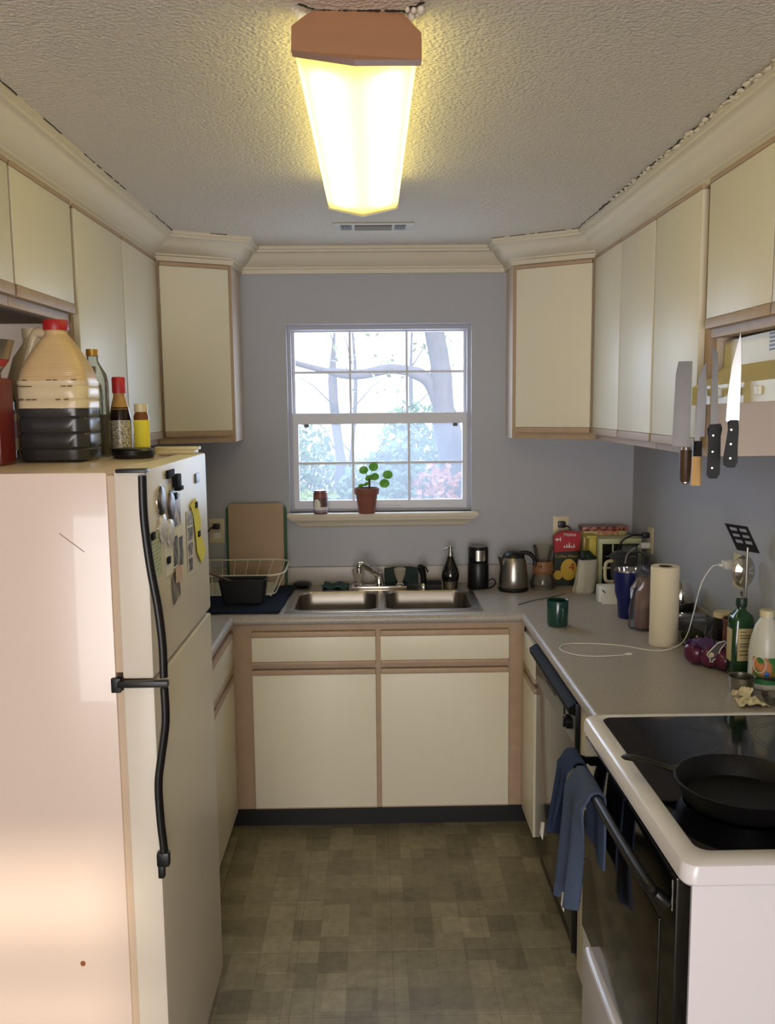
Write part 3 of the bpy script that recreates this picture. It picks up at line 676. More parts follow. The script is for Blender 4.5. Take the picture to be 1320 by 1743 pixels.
P2=[(.095,.078,.133),(.095,.078,.15),(.092,.075,.154),(.095,.078,.158),(.095,.078,.182),(.093,.076,.186),(.096,.079,.192),(.096,.079,.2)]
build('jug_shoulder_band',MB().loft([jugring(a,b,z) for a,b,z in P2]),M_jug2,J)
m=MB(); lp=[]
for k in range(48):
    t=k/47; z=.2+t*.115; s=1-t**1.5; hx=.032+.060*s; hy=.03+.046*s; w_=.0009*(k%2) if .1<t<.85 else 0
    lp.append(jugring(hx-w_,hy-w_,z,sq=2+3*s))
lp+= [jugring(.03,.03,.318,sq=2),jugring(.028,.028,.33,sq=2)]
m.loft(lp); build('jug_neck',m,M_jug,J)
build('cap',MB().lathe([(.030,0),(.031,.004),(.031,.022),(.029,.026),(.001,.027)],(-.792,2.27,ZF+.326),30),mat('red_cap',(170,34,36),.4),J)
build('jug_handle',MB().tube(spline([(-.808,2.27,ZF+.315),(-.845,2.285,ZF+.322),(-.862,2.29,ZF+.29),(-.880,2.285,ZF+.22),(-.893,2.28,ZF+.17),(-.886,2.28,ZF+.02)]),.013,10),M_jug2,J)
m=MB()
for z,xs in ((.186,(-.862,-.85,-.838,-.755,-.74)),(.154,(-.86,-.842,-.828,-.77,-.75)),(.201,(-.85,-.79,-.775,-.73))):
    for x in xs: m.box(x-.005,x+.006,2.1905,2.196,ZF+z-.001,ZF+z+.0012)
build('sauce_drip',m,mat('drip_brown',(92,54,26),.5),J,False,label='dried brown drips in the grooves')
def bottle(name,label,cat,x,y,prof,m,group=None,extra=(),sx=1,sy=1,n=28,sq=2,z=None):
    z=ZF if z is None else z
    r=thing(name,label,cat,(x,y,z),0,group)
    build('bottle_body',MB().lathe(prof,(x,y,z),n,sx,sy,sq=sq),m,r)
    for nm,pr,mm in extra: build(nm,MB().lathe(pr,(x,y,z),n,sx,sy,sq=sq,cap0=False,cap1=(nm=='cap')),mm,r)
    return r
M_clr=glass('bottle_glass',(.82,.84,.8),.25,.03,.16,(.7,.68,.6))
M_olive=mat('dark_vinegar',(52,40,26),.15,var=.1)
bottle('glass_bottle','tall clear glass bottle half full of dark vinegar on the fridge','bottle',-.748,2.41,[(.036,0),(.038,.004),(.038,.20),(.034,.222),(.018,.25),(.0145,.258),(.0145,.285)],M_clr,None,
  [('vinegar',[(.034,.004),(.036,.006),(.036,.115),(.001,.115)],M_olive),('cap',[(.0165,.27),(.0165,.288),(.001,.289)],mat('gold_cap',(190,150,70),.35,.5))])
gb=bpy.data.objects['glass_bottle']
build('label',MB().loft([[(-.748+.0388*math.sin(a),2.41-.0388*math.cos(a),ZF+z) for a in [(-1.6+1.75*i/12) for i in range(13)]] for z in(.03,.135)],False,False,closed=False),M_pap,gb)
bottle('glass_bottle','slim glass bottle with brown cap behind the dark vinegar bottle','bottle',-.775,2.478,[(.03,0),(.031,.005),(.031,.17),(.026,.195),(.012,.215),(.012,.24)],M_clr,None,[('cap',[(.014,.228),(.014,.246),(.001,.247)],mat('brown_cap',(126,92,52),.5))])
M_amb=mat('soy_glass',(34,22,14),.12,var=.05,spec=.6)
M_nut=photo_mat('fine_print_label',(120,114,100),(206,198,174),260)
bottle('sauce_bottle','soy sauce bottle with red cap and fine-print label on the fridge','bottle',-.698,2.47,[(.0285,0),(.030,.004),(.030,.10),(.025,.13),(.018,.155)],M_amb,None,
  [('empty_neck',[(.0255,.128),(.0185,.154),(.016,.165),(.016,.176)],mat('amber_neck',(170,128,70),.3)),('label',[(.0305,.02),(.0305,.098)],M_nut),('cap',[(.0185,.172),(.0185,.212),(.017,.216),(.001,.217)],MATS['red_cap'])])
bottle('spice_jar','small brown jar with yellow label and cream lid on the fridge','jar',-.642,2.478,[(.020,0),(.021,.003),(.021,.108),(.017,.118),(.016,.123)],mat('brown_jar',(120,72,40),.2),None,
  [('label',[(.0214,.012),(.0214,.098)],M_yel),('cap',[(.0185,.12),(.0185,.142),(.001,.143)],M_cream)])
dsk=thing('plastic_disc','round black plastic lid lying on the fridge behind the handle corner','lid',(-.632,2.35,ZF))
build('lid_disc',MB().lathe([(.05,0),(.052,.003),(.052,.02),(.047,.026),(.001,.026)],(-.632,2.35,ZF),36),M_black,dsk)
build('lid_rim',MB().lathe([(.0525,.009),(.055,.010),(.055,.013),(.0525,.014)],(-.632,2.35,ZF),36,cap0=False,cap1=False),M_black,dsk)
single('wooden_strip',MB().box(-.60,-.478,2.44,2.47,ZF+.0152,ZF+.024,.002).box(-.60,-.55,2.44,2.47,ZF+.004,ZF+.0152,.002),M_cream,'thin cream strip lying at the far corner of the fridge top','strip',(-.54,2.455,ZF+.004))
bottle('sauce_bottle','dark bottle with yellow and red label behind the jug at the frame edge','bottle',-.978,2.325,[(.048,0),(.05,.005),(.05,.15),(.044,.172),(.022,.192),(.017,.2),(.017,.25)],M_amb,None,
  [('label',[(.0505,.025),(.0505,.13)],band_mat('yellow_red_label',[(0,(206,166,60)),(.3,(150,40,32)),(.72,(196,160,70)),(.9,(120,60,30))],'Z',.5,.025,.13)),('foil_neck',[(.0228,.195),(.0178,.203),(.0178,.235)],MATS['gold_cap']),('cap',[(.018,.235),(.018,.252),(.001,.253)],MATS['gold_cap'])])
single('red_tin',MB().box(-.98,-.868,2.08,2.17,ZF,ZF+.205,.006),mat('dark_red_tin',(112,30,28),.4),'tall dark red box at the left frame edge on the fridge','tin',(-.92,2.12,ZF))
fb_=thing('steel_bowl','steel bowl resting on the dark red box at the left frame edge','bowl',(-.915,2.125,ZF+.205))
build('bowl',MB().lathe([(.02,.0),(.035,.012),(.055,.04),(.068,.082),(.07,.088),(.066,.088),(.052,.04),(.03,.015),(.001,.006)],(-.915,2.125,ZF+.2055),32,cap1=False),M_steel,fb_)
build('band',MB().lathe([(.0455,.026),(.0565,.042)],(-.915,2.125,ZF+.2055),32,cap0=False,cap1=False),MATS['red_cap'],fb_,label='red stripe')
j2=thing('plastic_jug','cream jug standing behind the large dark sauce jug','jug',(-.93,2.47,ZF))
build('jug_body',MB().lathe([(.07,0),(.074,.01),(.074,.19),(.05,.27),(.022,.31),(.022,.33)],(-.93,2.47,ZF),28),M_jug2,j2)
build('cap',MB().lathe([(.024,.325),(.024,.348),(.001,.35)],(-.93,2.47,ZF),24),M_cream,j2)
# ------------------------------------------------------------------ hood, knives
HD=thing('range_hood','almond enamel range hood under the short cabinet above the stove','range hood',(1.05,2.06,1.76))
ya,yb=1.67,2.448
m=MB().prism([(.972,ya,1.922),(.972,ya,1.852),(.950,ya,1.83),(.893,ya,1.803),(.885,ya,1.797),(.885,ya,1.749),(.897,ya,1.749),(.897,ya,1.79),(1.2,ya,1.80),(1.2,ya,1.922)],(0,yb-ya,0),.0015)
hb=build('hood_shell',m,M_almond,HD)
m=MB()
for k in range(5): m.box(.9695,.9735,1.96,2.165,1.876+k*.0095,1.8805+k*.0095)
build('vent_slots',m,M_black,hb,False)
build('filter',MB().box(.90,1.19,1.72,2.4,1.786,1.792),M_steel,HD,False)
for i,y in enumerate((2.245,2.02)): build('switch',MB().box(.878,.886,y-.012,y+.012,1.765,1.785,.002),M_white,HD)
for k in (0,):
    pass
HD.rotation_euler=(math.radians(-1.2),0,0)
def knife(label,x,y,zb,hl,bl,bw,kind,hm,gapx=0):
    r=thing('kitchen_knife',label,'knife',(x,y,zb),math.radians(-22),'knives hanging by magnets from the hood edge')
    zt=hl; 
    if kind=='cleaver': P_=[(-.026,zt),(-.029,zt+.01),(-.024,zt+.20),(-.018,zt+bl),(.019,zt+bl),(.019,zt+.0),(.012,zt-.004),(.011,zt-.03),(.002,zt-.03),(.002,zt)]
    elif kind=='petty': P_=[(-.011,zt-.03),(-.013,zt+.0),(-.009,zt+.13),(-.008,zt+.165),(.010,zt+bl),(.013,zt+.14),(.012,zt+.012),(.0,zt+.012),(.0,zt-.03)]
    elif kind=='slicer': P_=[(-.011,zt-.03),(-.011,zt+.14),(-.014,zt+.20),(-.02,zt+bl),(-.012,zt+bl-.03),(.002,zt+.18),(.004,zt+.1),(.008,zt),(.008,zt-.03)]
    else: P_=[(-.016,zt+.0),(-.014,zt+.06),(-.007,zt+.13),(.010,zt+bl),(.014,zt+.12),(.014,zt),(.006,zt-.012),(.004,zt-.035),(-.008,zt-.035),(-.008,zt-.012)]
    b=MB().prism([(px*bw,-.0011,pz) for px,pz in P_],(0,.0022,0))
    build('blade',b,mat('blade_'+kind,{'cleaver':(92,90,88),'petty':(88,86,85),'slicer':(78,76,74),'chef':(158,157,157)}[kind],.3,1,var=.12,vscale=20),r,False,local=True)
    if kind=='cleaver':
        build('handle',MB().lathe([(.010,0),(.0135,.004),(.0165,.05),(.0165,.09),(.0155,hl-.02)],(.009,0,0),20,1,.75),hm,r,local=True)
        build('ferrule',MB().lathe([(.0135,hl-.02),(.0115,hl-.002)],(.009,0,0),20,1,.75),M_steel,r,local=True)
        build('pommel',MB().lathe([(.006,-.006),(.011,-.003),(.011,.001)],(.009,0,0),16,1,.75),M_steel,r,local=True)
    elif kind=='petty':
        build('handle',MB().lathe([(.0135,0),(.0125,hl-.04)],(-.006,0,0),8,1,.85),hm,r,local=True)
        build('collar',MB().lathe([(.0127,hl-.04),(.0122,hl)],(-.006,0,0),8,1,.85),M_black,r,local=True)
    else:
        pr={'slicer':[(-.010,0),(-.016,.01),(-.015,.06),(-.0145,.10),(-.018,hl-.012),(-.012,hl),(.014,hl+.002),(.018,hl-.01),(.015,hl-.03),(.016,.06),(.016,.012),(.009,0)],
            'chef':[(-.008,0),(-.018,.006),(-.0195,.02),(-.014,.04),(-.011,.09),(-.012,hl-.004),(-.006,hl),(.012,hl),(.014,hl-.02),(.013,.05),(.014,.014),(.008,.0)]}[kind]
        h=build('handle',MB().prism([(px,-.008,pz) for px,pz in pr],(0,.016,0),.003),hm,r,local=True)
        for f in(.2,.5,.8): build('rivet',MB().tube([(-.003,-.0092,hl*f),(-.003,.0092,hl*f)],.0026,10),M_steel,h,local=True)
    mg=build('magnet',MB().box(-.008,.013,.0015,.012,1.765-zb,1.785-zb,.002),M_white,r,local=True)
    return r
knife('square-ended cleaver with dark burl wood handle, leftmost hanging knife',.868,2.46,1.527,.100,.235,1,'cleaver',mat('burl_wood',(84,60,40),.4,var=.5,vscale=50,bump=.2))
knife('small pointed knife with pale wood handle and black collar',.868,2.332,1.529,.118,.210,1,'petty',mat('pale_magnolia',(214,172,112),.5,var=.08))
knife('long narrow slicing knife with thick black handle',.868,2.232,1.556,.137,.225,1,'slicer',mat('knife_black',(10,10,11),.45,spec=.25))
knife('shiny chef knife with riveted black handle, rightmost hanging knife',.868,2.12,1.592,.114,.208,1,'chef',MATS['knife_black'])
# ------------------------------------------------------------------ ceiling light + vent
CL=thing('ceiling_light','glowing fluorescent ceiling fixture with tan wooden end cap','ceiling light',(-.02,2.2,ZC))
M_cap=mat('tan_wood_cap',(186,138,100),.5,var=.05,stretch=(1,6,6))
def lens_mat():
    m=bpy.data.materials.new('glowing_diffuser'); m.use_nodes=True; nt=m.node_tree; n=nt.nodes; out=n['Material Output']; n.remove(n['Principled BSDF'])
    t=n.new('ShaderNodeBsdfTranslucent'); t.inputs[0].default_value=(.8,.74,.28,1)
    e=n.new('ShaderNodeEmission'); e.inputs[0].default_value=(1,.88,.28,1); e.inputs[1].default_value=.4
    a=n.new('ShaderNodeAddShader'); nt.links.new(t.outputs[0],a.inputs[0]); nt.links.new(e.outputs[0],a.inputs[1]); nt.links.new(a.outputs[0],out.inputs[0]); return m
LY0,LY1=1.60,2.86
def sec(y,slant=0):
    return [(x,y+slant*(z-2.345),z) for x,z in ((-.125,ZC-.004),(-.130,2.372),(-.120,2.362),(-.022,2.345),(.078,2.362),(.088,2.372),(.084,ZC-.004))]
m=MB(); m.loft([sec(LY0+.012,.65),sec(LY1)],False,True,closed=False)
dif=build('diffuser_lens',m,lens_mat(),CL,False)
M_tube=bpy.data.materials.new('fluorescent_tube'); M_tube.use_nodes=True
nt=M_tube.node_tree; nt.nodes.remove(nt.nodes['Principled BSDF']); e=nt.nodes.new('ShaderNodeEmission'); e.inputs[0].default_value=(1,.92,.85,1); e.inputs[1].default_value=9
nt.links.new(e.outputs[0],nt.nodes['Material Output'].inputs[0])
for x in(-.078,.036): build('fluorescent_tube',MB().tube([(x,LY0+.10,2.379),(x,LY1-.06,2.379)],.013,12),M_tube,CL)
build('housing',MB().box(-.115,.075,LY0+.10,LY1-.02,ZC-.012,ZC-.001),M_white,CL,False)
build('ballast_cover',MB().prism([(-.045,LY0+.10,ZC-.013),(-.030,LY0+.10,2.368),(-.012,LY0+.10,2.368),(.003,LY0+.10,ZC-.013)],(0,1.1,0)),M_white,CL,False)
def capring(k):
    P=[(-.131,2.352),(-.024,2.331),(.092,2.337),(.094,2.398),(.060,ZC-.001),(-.092,ZC-.001),(-.106,2.436),(-.133,2.408)]
    return [(x,1.578+(z-2.335)*.72+k+(.012 if x>0 else 0)*(x/.09)+(k*.3),z) for x,z in P]
m=MB(); m.loft([capring(0),capring(.022)])
build('end_cap',m,M_cap,CL,False,label='tan wooden end cap nearest the camera')
m=MB(); m.tube([(-.13,LY1+.004,2.365),(-.022,LY1+.004,2.341),(.088,LY1+.004,2.365)],.005,6); build('far_lip',m,M_cream,CL)
V=thing('ceiling_vent','white ceiling air vent with louvres behind the light','vent',(.012,3.56,ZC))
build('vent_plate',MB().box(-.145,.17,3.495,3.63,ZC-.006,ZC,.002),M_wall if False else mat('vent_white',(190,184,170),.5),V)
vd=mat('vent_dark',(60,58,54),.6)
for nm,x0,x1 in (('louvre_left',-.115,-.072),('louvre_centre',-.06,.085),('louvre_right',.096,.139)):
    vb=build('louvre_bank',MB().box(x0,x1,3.52,3.60,ZC-.0075,ZC-.0055),vd,V,False)
    m=MB()
    if nm=='louvre_centre':
        for k in range(6): m.box(x0,x1,3.524+k*.0135,3.530+k*.0135,ZC-.011,ZC-.007)
    else:
        for k in range(4): m.box(x0+.004+k*.0105,x0+.008+k*.0105,3.52,3.60,ZC-.011,ZC-.007)
    build('louvre_fins',m,mat('fin_grey',(130,126,116),.5),vb,False)
# ------------------------------------------------------------------ window sill things
PT=thing('potted_plant','small round-leaved plant in a terracotta pot on the sill','potted plant',(-.03,4.045,WB))
M_ter=mat('terracotta',(128,76,60),.8,var=.12,vscale=30)
build('pot',MB().lathe([(.036,0),(.037,.002),(.050,.088),(.0565,.09),(.058,.117),(.053,.118),(.049,.10),(.001,.098)],(-.03,4.045,WB+.0005),32,cap1=False),M_ter,PT)
m=MB()
for i in range(70):
    a=random.uniform(0,2*PI); q=.045*math.sqrt(random.random()); m.ball((-.03+q*math.cos(a),4.045+q*math.sin(a),WB+.1+random.uniform(0,.012)),random.uniform(.004,.008),1,1,.7,6,4)
build('soil',m,mat('dark_soil',(46,34,28),.95,var=.3),PT,kind='stuff')
M_leaf=mat('plant_leaf',(108,150,62),.45,var=.12,vscale=30,trans=0)
M_stem=mat('plant_stem',(76,66,44),.6)
bs=Vector((-.02,4.045,WB+.105))
build('stem',MB().tube(spline([bs,bs+Vector((.004,0,.03)),bs+Vector((.002,0,.055))]),.005,8),M_stem,PT)
for (lx,lz,rd,ty) in ((-.042,1.452,.020,.2),(.003,1.468,.021,-.1),(-.018,1.414,.017,.4),(.008,1.424,.019,-.3),(.068,1.430,.022,.1),(.052,1.392,.022,-.2),(-.055,1.378,.013,.6),(-.03,1.385,.014,.8)):
    m=MB(); c=Vector((lx,4.045-.01+ty*.02,lz)); R=Matrix.Rotation(ty,3,'X')@Matrix.Rotation(ty*.5,3,'Z')
    rows=[]
    for q in (0,.5,.85,1): rows.append([c+R@Vector((rd*q*math.cos(2*PI*i/20)*1.05,.004*q*q,rd*q*math.sin(2*PI*i/20)*(.95 if i<14 else .9))) for i in range(20)])
    rows=[[p+Vector((1e-5*i,0,0)) if q==0 else p for i,p in enumerate(r)] for q,r in enumerate(rows)]
    m.loft(rows,False,False); bmesh.ops.solidify(m.bm,geom=m.bm.faces[:],thickness=.0008)
    lf=build('leaf',m,M_leaf,PT)
    e0=bs+Vector((.002,0,.045)); build('petiole',MB().tube(spline([e0,(e0+c)/2+Vector((0,0,.008 if lz>1.4 else -.004)),c]),.0012,5),MATS['plant_leaf'],lf)
CN=thing('food_can','small printed can on the left of the window sill','can',(-.243,4.05,WB))
build('can_body',MB().lathe([(.031,0),(.0325,.003),(.0325,.097),(.030,.1),(.030,.108),(.001,.107)],(-.243,4.05,WB+.0005),30),mat('can_metal',(120,84,80),.35,.3),CN)
build('label',MB().lathe([(.0329,.008),(.0329,.094)],(-.243,4.05,WB+.0005),30,cap0=False,cap1=False),band_mat('can_label',[(0,(150,140,150)),(.16,(214,206,206)),(.3,(96,66,66)),(.75,(140,84,72)),(.93,(80,54,56))],'Z',.5,.005,.1),CN)
build('label_patch',MB().loft([[(-.243-.0333*math.sin(a),4.05-.0333*math.cos(a),WB+.045+h*math.sqrt(max(0,1-((a-.5)/.55)**2))) for a in [(-.05+1.1*i/12) for i in range(13)]] for h in(-.026,.026)],False,False,closed=False),M_pap,CN,label='white oval on the can label')
# ------------------------------------------------------------------ outside
def leaves(m,c,rad,n,size,rnd):
    for i in range(n):
        while True:
            p=Vector((rnd.uniform(-1,1),rnd.uniform(-1,1),rnd.uniform(-1,1)))
            if p.length<1: break
        p=Vector(c)+Vector((p.x*rad[0],p.y*rad[1],p.z*rad[2])); s=size*rnd.uniform(.6,1.4)
        a=Vector((rnd.uniform(-1,1),rnd.uniform(-1,1),rnd.uniform(-1,1))).normalized(); b=a.orthogonal().normalized()*s*.5; a=a*s
        m.quad(p-a,p-b,p+a,p+b)
def leafmat(n,c,c2=None):
    m=mat(n,c,.6,var=.45,vscale=3); return m
M_bark=mat('bark',(112,106,108),.9,var=.35,vscale=5,stretch=(4,4,1),bump=1,bscale=24)
rnd=random.Random(5)
TR=thing('tree','large leaning oak trunk outside the window with a long branch','tree',(.85,8.2,-.4))
build('trunk',MB().tube(spline([(.86,8.2,-.4),(.80,8.2,.6),(.75,8.2,1.2),(.66,8.2,1.7),(.63,8.2,2.1),(.56,8.2,2.6),(.6,8.2,3.4),(.7,8.3,4.6)]),[.16]*6+[.15]*6+[.125]*6+[.1]*6+[.09]*6+[.08]*13,14),M_bark,TR)
build('branch',MB().tube(spline([(.62,8.2,1.72),(.50,8.2,1.98),(.2,8.15,2.07),(-.15,8.1,2.02),(-.55,8.1,2.09),(-.9,8.1,2.2)]),[.06]*8+[.045]*10+[.025]*8,10),M_bark,TR)
m=MB(); leaves(m,(.05,8.3,2.35),(.5,.4,.6),130,.03,rnd); leaves(m,(1.2,8.6,2.9),(.9,.5,1.0),420,.035,rnd)
build('foliage',m,leafmat('oak_leaf',(150,160,120)),TR,False,recalc=False)
G_TR='slim trees beyond the window'
for lab,x,y,r_,s in (('slim tree behind the sill can, left part of the lower sash',-.36,9.3,.1,.05),('thin pale sapling just right of the slim left tree',-.22,9.9,.045,-.04),('thin tree trunk at the middle of the lower sash',.48,10.5,.05,.02)):
    t=thing('tree',lab,'tree',(x,y,-.4),0,G_TR)
    build('trunk',MB().tube(spline([(x,y,-.4),(x+s,y,.8),(x-s,y,2.0),(x+s,y,3.4),(x,y,5)]),[r_]*8+[r_*.5]*6+[.012]*12,9),M_bark,t)
    m=MB(); 
    for k in range(5):
        z=1.2+.5*k; a=rnd.uniform(-1,1); m.tube([(x,y,z),(x+.35*a,y+.1,z+.25),(x+.7*a,y+.2,z+.4)],[.010,.006,.003],5)
    build('branch',m,M_bark,t)
    m=MB(); leaves(m,(x,y,3.8),(.9,.6,.9),260,.035,rnd); build('foliage',m,leafmat('oak_leaf',(150,160,120)),t,False,recalc=False)
G_SH='shrubs outside the window'
for lab,c,rad,n,col in (('pale green bush at the left of the lower sash',(-.95,9.8,.85),(.7,.5,.75),2300,'sage'),
   ('green bush behind the potted plant outside',(.15,8.9,.75),(.55,.4,.55),1900,'sage'),
   ('tall feathery bush left of the big trunk outside',(.42,9.0,1.25),(.38,.35,.55),1100,'sage'),
   ('reddish-leaved shrub in front of the big trunk outside',(.55,7.3,.85),(.3,.25,.42),420,'red'),
   ('yellow-green shrub behind the food can outside',(-.6,8.6,.55),(.45,.35,.4),1200,'lime'),
   ('light green bush right of the big trunk outside',(1.35,9.4,1.0),(.5,.4,.8),1500,'sage')):
    t=thing('shrub',lab,'shrub',(c[0],c[1],-.4),0,G_SH)
    m=MB(); leaves(m,c,rad,n,.042,rnd)
    cm_={'sage':leafmat('sage_leaf',(120,150,110)),'red':leafmat('russet_leaf',(196,140,120)),'lime':leafmat('lime_leaf',(170,186,100))}[col]
    build('foliage',m,cm_,t,False,recalc=False)
    m=MB()
    for k in range(6): 
        a=rnd.uniform(-.6,.6); m.tube([(c[0],c[1],-.4),(c[0]+a*.3,c[1],c[2]*.6),(c[0]+a*rad[0],c[1]+rnd.uniform(-.2,.2),c[2]+rad[2]*.7)],[.02,.012,.005],5)
    build('stem',m,M_bark,t)
g=MB().box(-14,14,YB+.13,40,-.5,-.4); struct('ground',g,mat('leaf_litter',(150,138,108),.95,var=.3,vscale=3),smooth=False)
# ------------------------------------------------------------------ outlets
G_O='cream wall outlets'
def outlet(label,o,u,n,w=.072,h=.115,plugs=(),cord=None):
    o=Vector(o); u=Vector(u); n=Vector(n); z=Vector((0,0,1))
    r=thing('wall_outlet',label,'outlet',o,0,G_O)
    def bx(a0,a1,b0,b1,c0,c1,bev=.001):
        P=[o+u*a+z*b+n*c for c in(c0,c1) for a,b in((a0,b0),(a1,b0),(a1,b1),(a0,b1))]
        return MB().hull8(P,bev)
    build('cover_plate',bx(-w/2,w/2,-h/2,h/2,0.0005,.006,.002),M_cream,r)
    for s in(-1,1): build('socket',bx(-.016,.016,s*.022-.014,s*.022+.014,.006,.0075,.0005),M_white,r)
    return r,bx
r,bx=outlet('cream outlet left of the cutting board with one black plug',(-.729,YB,1.173),(1,0,0),(0,-1,0))
def cord(label,pts,m,r_=.003,plug=None,name='power_cord',cat='cord',loc=None):
    t=thing(name,label,cat,pts[0])
    build('cable',MB().tube(spline(pts,8),r_,6),m,t)
    if plug: build('plug',plug,m,t)
    return t
cord('black power cord plugged into the left outlet',[(-.729,YB-.03,1.197),(-.752,YB-.055,1.19),(-.785,YB-.06,1.14),(-.80,YB-.06,1.05),(-.80,YB-.05,.925)],M_black,.004,MB().box(-.745,-.713,YB-.035,YB-.008,1.185,1.21,.004))
outlet('cream outlet on the window wall above the coffee filters',(.878,YB,1.166),(1,0,0),(0,-1,0))
cord('black cord with two plugs in the outlet above the coffee filters',[(.885,YB-.03,1.185),(.91,YB-.05,1.175),(.912,YB-.052,1.15),(.90,YB-.05,1.14),(.905,YB-.04,1.06),(.93,YB-.03,.96)],M_black,.0035,MB().box(.862,.896,YB-.032,YB-.008,1.172,1.202,.004).box(.862,.896,YB-.032,YB-.008,1.128,1.155,.004))
outlet('cream outlet in the right corner above the food processor',(XR,3.80,1.15),(0,1,0),(-1,0,0))
cord('black cord arching out of the corner outlet',[(XR-.03,3.80,1.172),(XR-.08,3.79,1.175),(XR-.13,3.79,1.15),(XR-.145,3.80,1.10)],M_black,.004,MB().box(XR-.04,XR-.008,3.787,3.813,1.16,1.184,.005))
cord('white cord from the lower socket of the corner outlet',[(XR-.03,3.80,1.127),(XR-.08,3.76,1.125),(XR-.12,3.74,1.10),(XR-.13,3.74,1.06)],M_white,.003,MB().box(XR-.045,XR-.008,3.785,3.815,1.115,1.14,.004))
outlet('cream outlet behind the slotted spoon on the right wall',(XR,2.87,1.19),(0,1,0),(-1,0,0))
ch=thing('phone_charger','white charger block plugged into the right wall outlet','charger',(XR-.02,2.888,1.208))
build('charger_block',MB().box(XR-.048,XR-.008,2.868,2.905,1.196,1.222,.004),M_white,ch)
build('connector',MB().box(XR-.062,XR-.048,2.882,2.892,1.204,1.212,.002),M_white,ch)
cord('long white charging cable looping across the right worktop',[(1.152,2.887,1.208),(1.13,2.89,1.20),(1.10,2.90,1.14),(1.075,2.90,1.03),(1.055,2.895,.965),(1.02,2.88,.935),(.95,2.885,.9175),(.85,2.955,.9175),(.75,2.985,.9175),(.67,2.985,.9175),(.636,2.945,.9175),(.64,2.885,.9175),(.70,2.835,.9175),(.80,2.835,.9175),(.836,2.848,.9175)],M_white,.002,MB().box(.834,.856,2.845,2.853,.915,.922,.001),'charging_cable','cable')
cord('thin dark cord lying behind the green mug',[(.60,3.60,.9165),(.68,3.68,.9165),(.76,3.73,.9165),(.84,3.80,.9165)],mat('grey_cord',(90,84,74),.6),.0018)
# ------------------------------------------------------------------ worktop items
ZW=.9142
# drying mat + rack
MT=thing('drying_mat','dark blue towel spread under the dish rack','towel',(-.6,3.75,ZW))
rows=[]
for j in range(14):
    y=3.505+.49*j/13; row=[]
    for i in range(24):
        x=-.93+(.545+.02*j/13)*i/23
        z=ZW+.014+.0025*math.sin(i*.9)*math.sin(j*1.1)
        row.append((x,y,z))
    rows.append(row)
m=cloth_mesh(rows,.010); build('towel_fabric',m,mat('navy_towel',(38,45,60),.95,var=.2,vscale=50,bump=.9,bscale=300,spec=.1),MT)
zr=ZW+.018
RK=thing('dish_rack','white coated wire dish rack on the blue towel left of the sink','dish rack',(-.6,3.85,zr))
M_wire=mat('white_wire',(214,210,190),.4)
def rloop(x0,x1,y0,y1,r,z,n=40): return rr(x0,x1,y0,y1,r,z,n)
top=[Vector(p) for p in rrp(-.83,-.385,3.705,4.03,.07,1.045,48)]
top=[p+Vector((0,0,-.0+(.0 if p.y>3.9 else -.012*((3.9-p.y)/.2)))) for p in top]
bot=[Vector(p) for p in rrp(-.80,-.43,3.73,3.99,.05,zr+.012,48)]
m=MB().tube(top+[top[0]],.0042,7)
rim=build('rim_wire',m,M_wire,RK)
m=MB(); m.tube(bot+[bot[0]],.003,6)
mid=[(a+b)/2 for a,b in zip(top,bot)]
for k in range(0,48,2):
    m.tube([top[k],bot[k]],.0018,5)
build('side_wires',m,M_wire,RK)
m=MB()
for k in range(19):
    y=3.74+.245*k/18; m.tube([(-.79,y,zr+.012),(-.44,y,zr+.012)],.0016,5)
for x in(-.72,-.62,-.52): m.tube([(x,3.73,zr+.009),(x,3.99,zr+.009)],.0025,5)
build('floor_wires',m,M_wire,RK)
for x,y in((-.78,3.76),(-.45,3.76),(-.78,3.96),(-.45,3.96)): build('foot',MB().tube([(x,y,zr+.012),(x,y,zr+.0005)],.005,8),M_wire,RK)
BP=thing('baking_pan','black square-sided pan standing on the towel before the dish rack','pan',(-.54,3.65,zr))
m=MB(); m.loft([rr(-.632,-.462,3.615,3.68,.012,zr+.001,32),rr(-.648,-.449,3.60,3.695,.016,1.034,32),rr(-.642,-.455,3.606,3.689,.014,1.034,32),rr(-.626,-.468,3.62,3.675,.012,zr+.008,32)])
build('pan_body',m,mat('dark_pan',(9,9,10),.6,var=.2),BP)
UT=thing('wooden_spoon','dark wooden utensil handle leaning out of the black pan','spoon',(-.62,3.655,1.0))
build('handle',MB().tube(spline([(-.60,3.655,1.02),(-.66,3.66,1.042),(-.72,3.665,1.062),(-.78,3.67,1.085)]),.008,8,flat=.6),mat('dark_wood_handle',(92,66,50),.6),UT)
PL=thing('pan_lid','dark round lid lying between the rack and the sink','lid',(-.36,3.96,ZW))
build('lid_disc',MB().lathe([(.035,.0),(.045,.006),(.04,.012),(.02,.017),(.001,.018)],(-.335,4.02,ZW+.009),30),M_black,PL)
# cutting boards
def board(label,m_,x0,x1,zb,zt,y,th,rad=.02):
    P=[]
    cx,cz=(x0+x1)/2,(zb+zt)/2
    pts=rr(x0,x1,zb,zt,rad,0,48)
    tilt=.04
    P=[(a,y-(b-zb)*-tilt*1.0,b) for a,b,_ in pts]
    return single('cutting_board',MB().prism(P,(0,th,0),.002),m_,label,'cutting board',(cx,y,zb))
board('large tan cutting board leaning on the wall behind the dish rack',mat('tan_board',(172,146,116),.6,var=.05,vscale=4,stretch=(8,1,1)),-.668,-.415,ZW+.001,1.305,4.026,.012)
board('green cutting board hidden behind the tan cutting board',mat('green_board',(44,84,44),.6),-.682,-.402,ZW+.001,1.292,4.042,.008)
